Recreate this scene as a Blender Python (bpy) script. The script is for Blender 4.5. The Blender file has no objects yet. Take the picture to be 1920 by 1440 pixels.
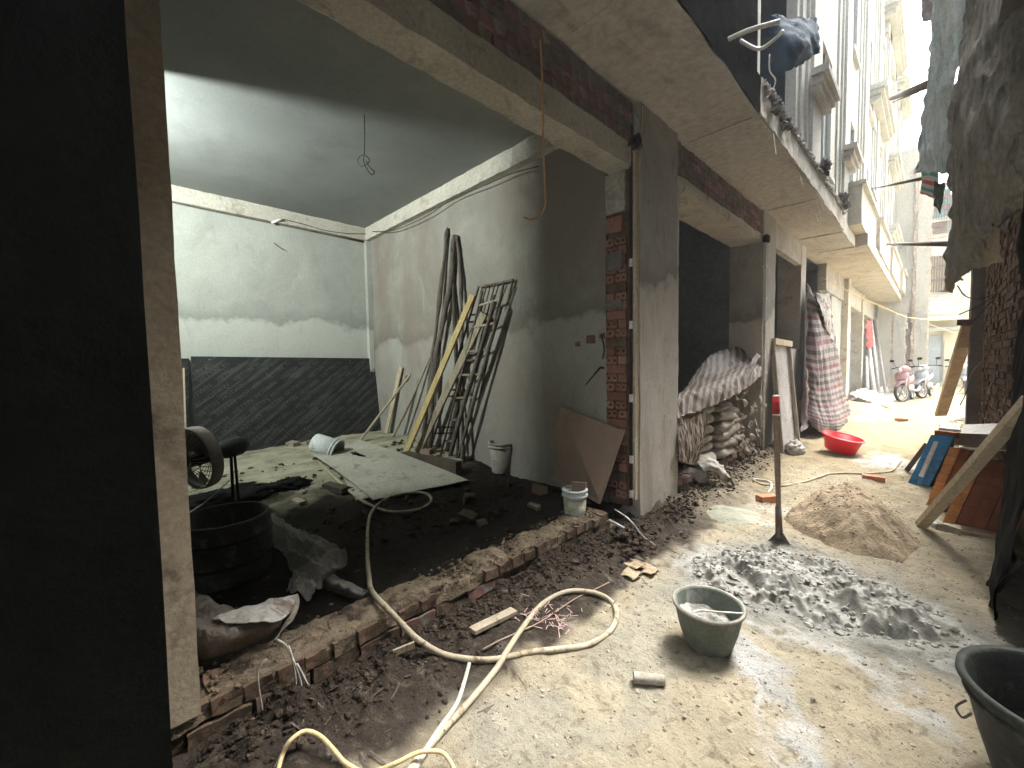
import bpy, math, random
from mathutils import Vector, Matrix, noise
random.seed(7)
R = math.radians
sc = bpy.context.scene
COL = sc.collection

# ------------------------------------------------------------------ camera, light, exposure
F = 770.0; PITCH = R(3.0); ROLL = R(0.9); YAW = math.atan2(790, 770); EYE = Vector((0, 0, 1.5))
FWD = Vector((-math.sin(YAW)*math.cos(PITCH), math.cos(YAW)*math.cos(PITCH), -math.sin(PITCH)))
_r = FWD.cross(Vector((0, 0, 1))).normalized(); _u = _r.cross(FWD)
RT = _r*math.cos(ROLL) - _u*math.sin(ROLL); UP = _r*math.sin(ROLL) + _u*math.cos(ROLL)
cam = bpy.data.cameras.new('camera'); cam.sensor_width = 36; cam.lens = F/1920*36
cam.clip_start = .05; cam.clip_end = 500
co = bpy.data.objects.new('camera', cam); COL.objects.link(co)
co.matrix_world = Matrix((( RT.x, UP.x, -FWD.x, 0), (RT.y, UP.y, -FWD.y, 0), (RT.z, UP.z, -FWD.z, EYE.z), (0, 0, 0, 1)))
sc.camera = co

SUN_EL, SUN_AZ = R(62), R(8)       # azimuth measured from +Y towards +X
w = bpy.data.worlds.new('World'); sc.world = w; w.use_nodes = True
nt = w.node_tree; nt.nodes.clear()
sky = nt.nodes.new('ShaderNodeTexSky'); sky.sky_type = 'NISHITA'; sky.sun_disc = False
sky.sun_elevation = SUN_EL; sky.sun_rotation = SUN_AZ; sky.air_density = 1.0; sky.dust_density = 6.0; sky.ozone_density = 1.0
hs = nt.nodes.new('ShaderNodeHueSaturation'); hs.inputs['Saturation'].default_value = .25
bg = nt.nodes.new('ShaderNodeBackground'); bg.inputs[1].default_value = .15
wo = nt.nodes.new('ShaderNodeOutputWorld')
nt.links.new(sky.outputs[0], hs.inputs['Color']); nt.links.new(hs.outputs[0], bg.inputs[0]); nt.links.new(bg.outputs[0], wo.inputs[0])
sl = bpy.data.lights.new('sun', 'SUN'); sl.energy = 1.5; sl.angle = R(25); sl.color = (1, .985, .95)
so = bpy.data.objects.new('sun', sl); COL.objects.link(so)
sd = Vector((math.sin(SUN_AZ)*math.cos(SUN_EL), math.cos(SUN_AZ)*math.cos(SUN_EL), math.sin(SUN_EL)))
so.rotation_euler = sd.to_track_quat('Z', 'Y').to_euler(); so.location = sd*40
# the lit lamp in the side passage of the room (its light falls on the back wall and ceiling)
ll = bpy.data.lights.new('passage_lamp', 'AREA'); ll.shape = 'DISK'; ll.size = .26; ll.energy = 34; ll.color = (.93, 1, .95)
lo = bpy.data.objects.new('passage_lamp', ll); COL.objects.link(lo); lo.location = (-4.84, -.85, 3.45)
lo.rotation_euler = Vector((.3, -1, -.25)).to_track_quat('Z', 'Y').to_euler()
sc.view_settings.view_transform = 'Standard'; sc.view_settings.look = 'None'
sc.view_settings.exposure = 3.0; sc.view_settings.gamma = 1; sc.view_settings.use_curve_mapping = False

# ------------------------------------------------------------------ where a point of the place lies on a known plane
def ray(px, py): return FWD*F + RT*(px-960) - UP*(py-720)
def onz(px, py, z=0.): d = ray(px, py); return EYE + d*((z-EYE.z)/d.z)
def onx(px, py, x): d = ray(px, py); return EYE + d*(x/d.x)
def ony(px, py, y): d = ray(px, py); return EYE + d*(y/d.y)
def sst(a, b, x):
    t = max(0, min(1, (x-a)/(b-a))); return t*t*(3-2*t)
def floor_h(x, y): return .10 + .20*sst(-3.0, -6.0, x) + .05*sst(2.2, 3.2, y)
def onf(px, py, dz=0.):
    z = .2
    for _ in range(6):
        p = onz(px, py, z); z = floor_h(p.x, p.y) + dz
    return onz(px, py, z)
def nz(p, f=1., o=0): return noise.noise(Vector(p)*f + Vector((o, o*1.7, -o)))
def fbm(p, f=1., o=0, n=4):
    s = 0; a = 1; p = Vector(p)
    for i in range(n):
        s += a*noise.noise(p*f + Vector((o, -o, o*.5))); f *= 2.1; a *= .5
    return s

# ------------------------------------------------------------------ materials
def newmat(name):
    m = bpy.data.materials.new(name); m.use_nodes = True
    n = m.node_tree; b = n.nodes['Principled BSDF']; return m, n, b
def mixc(n, fac, a, b, mode='MIX'):
    x = n.nodes.new('ShaderNodeMix'); x.data_type = 'RGBA'; x.blend_type = mode
    for sock, v in ((x.inputs[0], fac), (x.inputs[6], a), (x.inputs[7], b)):
        if isinstance(v, (int, float)): sock.default_value = v
        elif isinstance(v, tuple): sock.default_value = (*v, 1)
        else: n.links.new(v, sock)
    return x.outputs[2]
def nnoise(n, scale, detail=6, rough=.6, stretch=None, dist=0., off=0, src='Object'):
    tc = n.nodes.new('ShaderNodeTexCoord'); mp = n.nodes.new('ShaderNodeMapping')
    mp.inputs[3].default_value = stretch or (1, 1, 1); mp.inputs[1].default_value = (off, off*.7, off*.3)
    n.links.new(tc.outputs[src], mp.inputs[0])
    t = n.nodes.new('ShaderNodeTexNoise'); t.inputs['Scale'].default_value = scale; t.inputs['Detail'].default_value = detail
    t.inputs['Roughness'].default_value = rough; t.inputs['Distortion'].default_value = dist
    n.links.new(mp.outputs[0], t.inputs[0]); return t.outputs[0]
def ramp(n, v, stops, const=False):
    r = n.nodes.new('ShaderNodeValToRGB'); e = r.color_ramp
    if const: e.interpolation = 'CONSTANT'
    while len(e.elements) < len(stops): e.elements.new(.5)
    for el, (p, c) in zip(e.elements, stops):
        el.position = p; el.color = (*c, 1) if isinstance(c, tuple) else (c, c, c, 1)
    n.links.new(v, r.inputs[0]); return r.outputs[0]
def bump(n, b, v, strength=.5, dist=.02):
    x = n.nodes.new('ShaderNodeBump'); x.inputs['Strength'].default_value = strength; x.inputs['Distance'].default_value = dist
    n.links.new(v, x.inputs['Height'])
    old = b.inputs['Normal'].links
    if old: n.links.new(old[0].from_socket, x.inputs['Normal'])
    n.links.new(x.outputs[0], b.inputs['Normal'])
def pmat(name, c1, c2, scale=2.5, c3=None, s3=9., t3=(.55, .7), rough=.9, bs=30., bstr=.4, bd=.01, stretch=None, grain=.25, metallic=0., rnd=0., spec=.12, off=0):
    m, n, b = newmat(name)
    col = ramp(n, nnoise(n, scale, 8, .62, stretch, .3, off), [(.32, c1), (.68, c2)])
    if c3: col = mixc(n, ramp(n, nnoise(n, s3, 8, .65, stretch, .6, off+5), [(t3[0], 0.), (t3[1], 1.)]), col, c3)
    g = ramp(n, nnoise(n, bs*1.5, 5, .7, None, 0, off), [(.25, 1-grain*1.4), (.75, 1+grain*.6)])
    col = mixc(n, 1., col, g, 'MULTIPLY')
    if rnd:
        oi = n.nodes.new('ShaderNodeObjectInfo')
        col = mixc(n, 1., col, ramp(n, oi.outputs['Random'], [(0., 1-rnd), (1., 1+rnd*.5)]), 'MULTIPLY')
    n.links.new(col, b.inputs['Base Color'])
    b.inputs['Roughness'].default_value = rough; b.inputs['Metallic'].default_value = metallic
    b.inputs['Specular IOR Level'].default_value = spec
    bump(n, b, nnoise(n, bs, 8, .65, stretch, 0, off+2), bstr, bd)
    return m
M = {}
M['concrete'] = pmat('concrete', (.33,.315,.285), (.48,.46,.42), 1.6, (.19,.18,.16), 3.5, (.56,.72), bs=22, bstr=.6, bd=.015)
M['soffit'] = pmat('soffit_concrete', (.40,.385,.34), (.52,.50,.445), 1.1, (.29,.275,.24), 2.2, (.55,.75), bs=9, bstr=.5, bd=.02, stretch=(1.6,.5,1))
M['concrete_pale'] = pmat('concrete_pale', (.42,.395,.335), (.55,.52,.45), 2.2, (.30,.26,.20), 5, (.55,.7), bs=25, bstr=.6, bd=.015)
M['concrete_dark'] = pmat('damp_concrete', (.09,.085,.08), (.16,.15,.135), 1.8, (.08,.08,.085), 3, bs=20)
M['shade_dark_wall'] = pmat('shade_dark_render', (.002,.0026,.002), (.006,.0068,.0052), 1.6, (.012,.013,.010), 4.5, (.6,.75), bs=14, bstr=.6, spec=.02)  # near-black colour stands in for the shade under the overhead cover
M['strip_conc'] = pmat('column_render', (.34,.28,.205), (.50,.42,.31), 1.5, (.20,.165,.12), 2.5, (.55,.64), bs=30)
M['brick'] = pmat('fired_brick', (.23,.115,.08), (.33,.175,.125), 6, (.25,.20,.16), 8, (.52,.68), bs=40, bstr=.6, rnd=.3)
M['brick_dark'] = pmat('sooty_brick', (.15,.085,.072), (.27,.15,.125), 5, (.26,.235,.21), 6, (.52,.66), bs=30, bstr=.7, rnd=.35)
M['brick_mud'] = pmat('muddy_brick', (.135,.085,.06), (.21,.135,.095), 5, (.10,.078,.055), 7, (.48,.6), bs=30, bstr=.8, rnd=.3)
M['brick_old'] = pmat('weathered_brick', (.17,.095,.065), (.26,.17,.12), 5, (.10,.085,.07), 6, (.5,.62), bs=30, bstr=.8, rnd=.4)
M['brick_pale'] = pmat('glare_paled_brick', (.50,.40,.33), (.64,.55,.47), 5, (.70,.67,.6), 6, (.5,.62), bs=30, bstr=.7)  # brick colour paled to carry the overexposed glare of the far end
M['mortar'] = pmat('mortar', (.24,.215,.18), (.36,.32,.27), 6, bs=40, bstr=.7)
M['mortar_dark'] = pmat('dirty_mortar', (.12,.105,.09), (.19,.165,.14), 6, bs=40, bstr=.7)
M['soil'] = pmat('dark_soil', (.035,.026,.019), (.085,.062,.045), 5, (.15,.12,.085), 12, (.55,.7), bs=60, bstr=1., bd=.02)
M['mudcap'] = pmat('dried_mud', (.15,.12,.08), (.25,.20,.135), 4, (.07,.05,.038), 7, (.52,.62), bs=50, bstr=1., bd=.02)
M['sand'] = pmat('sand', (.33,.25,.165), (.45,.36,.245), 6, (.19,.135,.085), 12, (.55,.7), bs=60, bstr=.8, bd=.02)
M['wetmortar'] = pmat('wet_mortar', (.175,.167,.145), (.31,.30,.26), 9, (.075,.07,.058), 14, (.56,.68), bs=40, bstr=.6, bd=.012, rough=.6, spec=.45)
M['powder'] = pmat('cement_powder', (.52,.52,.49), (.68,.68,.65), 8, bs=60, bstr=.6)
M['bark'] = pmat('bark', (.10,.085,.07), (.21,.18,.15), 7, (.04,.035,.03), 12, bs=30, bstr=1., bd=.03, stretch=(1,1,.3))
M['wood'] = pmat('weathered_timber', (.30,.25,.18), (.44,.38,.28), 3, (.16,.13,.10), 6, bs=30, stretch=(3,3,.4), rnd=.25)
M['wood_dark'] = pmat('dark_timber', (.055,.045,.037), (.11,.09,.07), 3, bs=30, stretch=(3,3,.4))
M['wood_yellow'] = pmat('yellow_timber', (.46,.35,.15), (.58,.46,.24), 3, (.30,.25,.17), 6, bs=30, stretch=(3,3,.4))
M['wood_pale'] = pmat('pale_timber', (.50,.42,.30), (.62,.54,.40), 3, (.34,.28,.2), 5, bs=25, stretch=(3,3,.5))
M['wood_brown'] = pmat('brown_timber', (.22,.16,.105), (.33,.25,.17), 3, (.17,.11,.07), 5, bs=25, stretch=(2,2,.4))
M['ply'] = pmat('dusty_plywood', (.33,.32,.26), (.46,.45,.38), 2, (.2,.18,.14), 5, (.55,.72), bs=25)
M['panel_brown'] = pmat('brown_board', (.24,.17,.125), (.32,.235,.18), 2, bs=25, grain=.1)
M['steel'] = pmat('rusty_steel', (.10,.085,.075), (.20,.17,.145), 8, (.17,.09,.05), 10, bs=50, rough=.6)
M['rebar'] = pmat('pale_pipe', (.5,.49,.46), (.7,.68,.64), 8, bs=50, rough=.5)
M['pvc'] = pmat('white_pvc', (.62,.62,.58), (.76,.75,.70), 3, (.45,.42,.36), 6, bs=20, bstr=.1, rough=.5)
M['plastic_white'] = pmat('white_plastic', (.58,.62,.62), (.72,.75,.74), 4, (.40,.38,.33), 7, (.58,.68), bs=30, bstr=.15, rough=.45)
M['plastic_crust'] = pmat('mortar_crusted_plastic', (.28,.25,.22), (.42,.385,.34), 6, (.18,.155,.13), 9, bs=40, bstr=.8)
M['rubber_green'] = pmat('grey_green_rubber', (.10,.115,.092), (.155,.17,.138), 5, (.30,.30,.27), 7, (.54,.70), bs=40, bstr=.3, rough=.6)
M['rubber_black'] = pmat('black_rubber', (.028,.03,.027), (.06,.064,.056), 5, (.15,.155,.135), 6, (.54,.72), bs=40, bstr=.3, rough=.55)
M['black'] = pmat('black_plastic', (.012,.012,.012), (.03,.03,.03), 5, bs=40, bstr=.2, rough=.5)
M['hose'] = pmat('muddy_hose', (.36,.31,.215), (.50,.44,.32), 9, (.19,.135,.08), 16, (.54,.64), bs=60, bstr=.2, rough=.6)
M['hose_thin'] = pmat('pale_hose', (.52,.48,.40), (.64,.60,.5), 9, bs=60, bstr=.2, rough=.6)
M['hose_yellow'] = pmat('yellow_hose', (.55,.42,.20), (.66,.52,.28), 9, (.42,.36,.27), 9, bs=60, bstr=.2, rough=.5)
M['wire'] = pmat('wire', (.045,.042,.035), (.09,.08,.07), 9, bs=60, bstr=.1)
M['wire_orange'] = pmat('orange_wire', (.45,.25,.12), (.58,.36,.2), 9, bs=60, bstr=.1)
M['red'] = pmat('red_plastic', (.78,.004,.012), (.85,.006,.018), 2, bs=20, bstr=.03, rough=.35, grain=.02, spec=.5)
M['red_tape'] = pmat('red_tape', (.42,.03,.04), (.5,.05,.06), 5, bs=30, bstr=.3)
M['sack'] = pmat('cement_sack_paper', (.28,.25,.205), (.40,.36,.30), 5, (.24,.2,.15), 8, bs=30, bstr=.5)
M['sackwhite'] = pmat('white_sack', (.36,.34,.305), (.56,.54,.50), 4, (.20,.16,.125), 5, (.50,.60), bs=40, bstr=.4)
M['cloth_dark'] = pmat('dirty_cloth', (.17,.155,.135), (.30,.28,.25), 5, bs=40, bstr=.5)
M['sheet_black'] = pmat('black_shade_sheet', (.006,.007,.007), (.012,.013,.013), 3, bs=20, rough=.8)  # black of the added shade sheet at right, shared with the bags
M['tarp_green'] = pmat('grey_green_sheeting', (.42,.46,.44), (.60,.65,.63), 3, (.25,.36,.33), 4, bs=20, stretch=(1,1,.4), rough=.7)
M['tarp_brown'] = pmat('brown_grey_tarp', (.20,.185,.155), (.35,.325,.275), 2.6, (.07,.065,.055), 3.5, (.52,.7), bs=14, bstr=.7, bd=.03, stretch=(1.5,1.5,.5))
M['netblue'] = pmat('dark_blue_net', (.005,.022,.042), (.014,.045,.075), 3, bs=40)
M['dark_room'] = pmat('unlit_render', (.15,.18,.21), (.22,.25,.28), 1.5, bs=12)
M['render_pale'] = pmat('pale_render', (.42,.425,.385), (.54,.54,.49), 1.2, (.33,.33,.30), 2.5, (.55,.75), bs=18, bstr=.4, stretch=(1,1,.35))
M['render_grey'] = pmat('grey_render', (.34,.35,.32), (.44,.45,.41), 1.2, bs=18, bstr=.3)
M['render_yellow'] = pmat('yellow_render', (.58,.55,.42), (.68,.65,.52), 1.2, bs=18, bstr=.2)
M['teal_glass'] = pmat('teal_glass', (.12,.33,.36), (.18,.42,.45), 2, bs=3, bstr=.05, rough=.15, spec=.6)
M['blue_panel'] = pmat('blue_balcony_panel', (.36,.42,.52), (.44,.50,.60), 2, bs=10, bstr=.05)
M['grey_door'] = pmat('grey_roller_door', (.32,.36,.38), (.40,.44,.46), 2, bs=10, bstr=.05, rough=.6)
M['tile_blue'] = pmat('blue_block', (.04,.17,.36), (.07,.25,.46), 8, (.15,.27,.38), 12, bs=30, rough=.6, rnd=.2)
M['tile_orange'] = pmat('orange_tile', (.42,.17,.06), (.58,.27,.11), 8, bs=30, rough=.6, rnd=.25)
M['tile_brown'] = pmat('brown_tile', (.17,.06,.03), (.27,.105,.055), 6, bs=30, rough=.55, rnd=.2)
M['board_white'] = pmat('dusty_white_board', (.50,.50,.46), (.62,.61,.57), 3, (.36,.34,.3), 6, bs=20)
M['rock'] = pmat('rubble', (.27,.23,.17), (.42,.36,.27), 9, (.15,.12,.09), 12, bs=50, bstr=.8)
M['pinkbits'] = pmat('pink_shreds', (.55,.36,.34), (.66,.50,.45), 12, bs=30)
M['bike_pink'] = pmat('pink_plastic', (.30,.17,.18), (.38,.24,.24), 4, bs=20, bstr=.05, rough=.35, spec=.5)
M['bike_grey'] = pmat('silver_grey_plastic', (.30,.33,.37), (.42,.45,.5), 4, bs=20, bstr=.05, rough=.35, spec=.5)
M['tyre'] = pmat('tyre', (.05,.05,.05), (.09,.09,.085), 8, bs=60)
M['metal'] = pmat('bare_metal', (.45,.45,.45), (.6,.6,.6), 8, bs=50, rough=.35, metallic=.8)

def wall_mat(name, c1, c2, cd, cl, band_z=2.2, warm=None, tscale=1.4, pits=0.):
    """trowelled cement render: cloudy blotches, pale lime bloom low down, a wavy damp line, vertical scratches"""
    m, n, b = newmat(name)
    col = ramp(n, nnoise(n, tscale, 9, .62, None, .6), [(.3, c1), (.7, c2)])
    tc = n.nodes.new('ShaderNodeTexCoord'); sx = n.nodes.new('ShaderNodeSeparateXYZ'); n.links.new(tc.outputs['Object'], sx.inputs[0])
    def math_(op, a, bb):
        x = n.nodes.new('ShaderNodeMath'); x.operation = op
        for s, v in ((x.inputs[0], a), (x.inputs[1], bb)):
            if isinstance(v, (int, float)): s.default_value = v
            else: n.links.new(v, s)
        return x.outputs[0]
    wob = math_('MULTIPLY', math_('SUBTRACT', nnoise(n, .9, 7, .6), .5), 1.3)
    z = math_('ADD', sx.outputs[2], wob)
    d = math_('SUBTRACT', z, band_z)
    r = n.nodes.new('ShaderNodeMapRange'); r.inputs[1].default_value = -.6; r.inputs[2].default_value = .6; n.links.new(d, r.inputs[0])
    low = ramp(n, r.outputs[0], [(.0, .55), (.42, .7), (.49, 0.)])
    col = mixc(n, low, col, cl)
    line = ramp(n, r.outputs[0], [(.46, 0.), (.50, .55), (.53, .45), (.70, 0.)])
    col = mixc(n, line, col, cd)
    sp = ramp(n, nnoise(n, 5, 8, .7, (1, 1, .35), .8, 7), [(.58, 0.), (.72, .5)])
    col = mixc(n, sp, col, cl)
    st = ramp(n, nnoise(n, 3, 8, .7, (1, 1, .3), .8, 17), [(.58, 0.), (.74, .5)])
    col = mixc(n, st, col, cd)
    if warm:
        col = mixc(n, ramp(n, nnoise(n, 1.1, 6, .6, (1, 1, .5), .4, 31), [(.45, 0.), (.6, .6)]), col, warm)
    if pits: col = mixc(n, ramp(n, nnoise(n, 16, 8, .72, (1, 1, .4), .5, 41), [(.60, 0.), (.68, pits)]), col, (.10,.085,.07)); col = mixc(n, ramp(n, nnoise(n, 2.2, 7, .7, (1.6, 1.6, .22), .6, 47), [(.54, 0.), (.66, pits*.7)]), col, (.24,.19,.15))
    g = ramp(n, nnoise(n, 55, 5, .7), [(.25, .82), (.75, 1.1)])
    col = mixc(n, 1., col, g, 'MULTIPLY')
    n.links.new(col, b.inputs['Base Color']); b.inputs['Roughness'].default_value = .92; b.inputs['Specular IOR Level'].default_value = .2
    bump(n, b, nnoise(n, 4, 9, .68), .5, .02); bump(n, b, nnoise(n, 45, 6, .7), .25, .004)
    return m
M['column_conc'] = wall_mat('column_concrete', (.26,.25,.23), (.35,.335,.305), (.15,.13,.115), (.50,.46,.385), 2.25, None, 2.4, .75)
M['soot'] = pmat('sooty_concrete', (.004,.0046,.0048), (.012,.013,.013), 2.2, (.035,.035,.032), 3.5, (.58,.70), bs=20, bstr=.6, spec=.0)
M['wall_brick'] = pmat('dark_weathered_brick', (.085,.055,.04), (.16,.11,.08), 5, (.055,.045,.036), 6, (.5,.62), bs=30, bstr=.8, rnd=.5)
M['backwall'] = wall_mat('back_wall_render', (.30,.31,.28), (.40,.41,.37), (.22,.23,.21), (.50,.51,.465), 2.25)
M['sidewall'] = wall_mat('side_wall_render', (.20,.195,.165), (.30,.29,.25), (.12,.115,.095), (.37,.37,.335), 1.9, (.20,.16,.13), 1.4, .3)
M['ceiling'] = pmat('ceiling_concrete', (.23,.245,.235), (.29,.305,.29), .7, (.20,.21,.20), 1.2, (.5,.8), bs=25, bstr=.15, bd=.006, grain=.1)

def stripe_mat(name, cols, n_rep, base_rough=.6, dirt=(.14,.12,.11), axis=1, amt=.75):
    m, n, b = newmat(name)
    tc = n.nodes.new('ShaderNodeTexCoord'); sx = n.nodes.new('ShaderNodeSeparateXYZ'); n.links.new(tc.outputs['UV'], sx.inputs[0])
    mu = n.nodes.new('ShaderNodeMath'); mu.operation = 'MULTIPLY'; mu.inputs[1].default_value = n_rep; n.links.new(sx.outputs[axis], mu.inputs[0])
    fr = n.nodes.new('ShaderNodeMath'); fr.operation = 'FRACT'; n.links.new(mu.outputs[0], fr.inputs[0])
    stops = []
    k = len(cols)
    for i, c in enumerate(cols): stops.append((i/k, c))
    col = ramp(n, fr.outputs[0], stops, True)
    col = mixc(n, ramp(n, nnoise(n, 3, 7, .65), [(.45, 0.), (.72, amt)]), col, dirt)
    g = ramp(n, nnoise(n, 40, 5, .7), [(.25, .8), (.75, 1.1)])
    col = mixc(n, 1., col, g, 'MULTIPLY')
    n.links.new(col, b.inputs['Base Color']); b.inputs['Roughness'].default_value = base_rough; b.inputs['Specular IOR Level'].default_value = .3
    bump(n, b, nnoise(n, 12, 7, .65), .5, .02)
    return m
M['tarp_stripe'] = stripe_mat('striped_tarp', [(.26,.20,.175), (.09,.07,.065), (.245,.185,.165), (.16,.07,.065), (.28,.225,.20), (.10,.097,.09)], 8.5, dirt=(.10,.08,.075))
M['tarp_stripe_dull'] = stripe_mat('dull_striped_tarp', [(.34,.28,.225), (.11,.085,.07), (.35,.29,.23), (.14,.105,.085)], 7, dirt=(.11,.09,.075), axis=0, amt=.4)
M['tarp_rg'] = stripe_mat('red_green_striped_sheet', [(.55,.12,.12), (.6,.6,.56), (.10,.33,.28), (.6,.6,.56)], 2.2, dirt=(.3,.3,.28))

def board_mat():
    m, n, b = newmat('black_film_board')
    col = ramp(n, nnoise(n, 3, 8, .65, None, .4), [(.35, (.013,.014,.014)), (.7, (.030,.031,.030))])
    tc = n.nodes.new('ShaderNodeTexCoord'); mr_ = n.nodes.new('ShaderNodeMapping'); mr_.inputs[2].default_value = (R(-38), 0, 0); n.links.new(tc.outputs['Object'], mr_.inputs[0]); mp = n.nodes.new('ShaderNodeMapping')
    t = n.nodes.new('ShaderNodeTexNoise'); t.inputs['Scale'].default_value = 7; t.inputs['Detail'].default_value = 5
    mp.inputs[3].default_value = (1, .25, 3.2); n.links.new(mr_.outputs[0], mp.inputs[0]); n.links.new(mp.outputs[0], t.inputs[0])
    col = mixc(n, ramp(n, t.outputs[0], [(.52, 0.), (.62, .6)]), col, (.075,.075,.07))
    col = mixc(n, ramp(n, nnoise(n, 30, 3, .5), [(.72, 0.), (.75, .8)]), col, (.35,.36,.33))
    n.links.new(col, b.inputs['Base Color']); b.inputs['Roughness'].default_value = .65; b.inputs['Specular IOR Level'].default_value = .25
    return m
M['board_black'] = board_mat()

def ground_mat():
    m, n, b = newmat('ground_sand_and_soil')
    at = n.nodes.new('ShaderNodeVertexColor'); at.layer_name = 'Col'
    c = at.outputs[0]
    v = ramp(n, nnoise(n, 3.2, 10, .68, None, .5), [(.28, .74), (.72, 1.2)])
    c = mixc(n, 1., c, v, 'MULTIPLY')
    c = mixc(n, ramp(n, nnoise(n, 14, 9, .72, None, .8, 3), [(.55, 0.), (.63, .6)]), c, (.17,.14,.095))
    c = mixc(n, ramp(n, nnoise(n, 46, 6, .7, None, .3, 9), [(.585, 0.), (.645, .65)]), c, (.14,.115,.08))
    c = mixc(n, ramp(n, nnoise(n, 8, 8, .7, None, .4, 13), [(.60, 0.), (.72, .45)]), c, (.50,.47,.40))
    n.links.new(c, b.inputs['Base Color']); b.inputs['Roughness'].default_value = .93; b.inputs['Specular IOR Level'].default_value = .2
    bump(n, b, nnoise(n, 14, 10, .75), 1., .06); bump(n, b, nnoise(n, 70, 6, .75), .9, .012)
    return m
M['ground'] = ground_mat()

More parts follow.
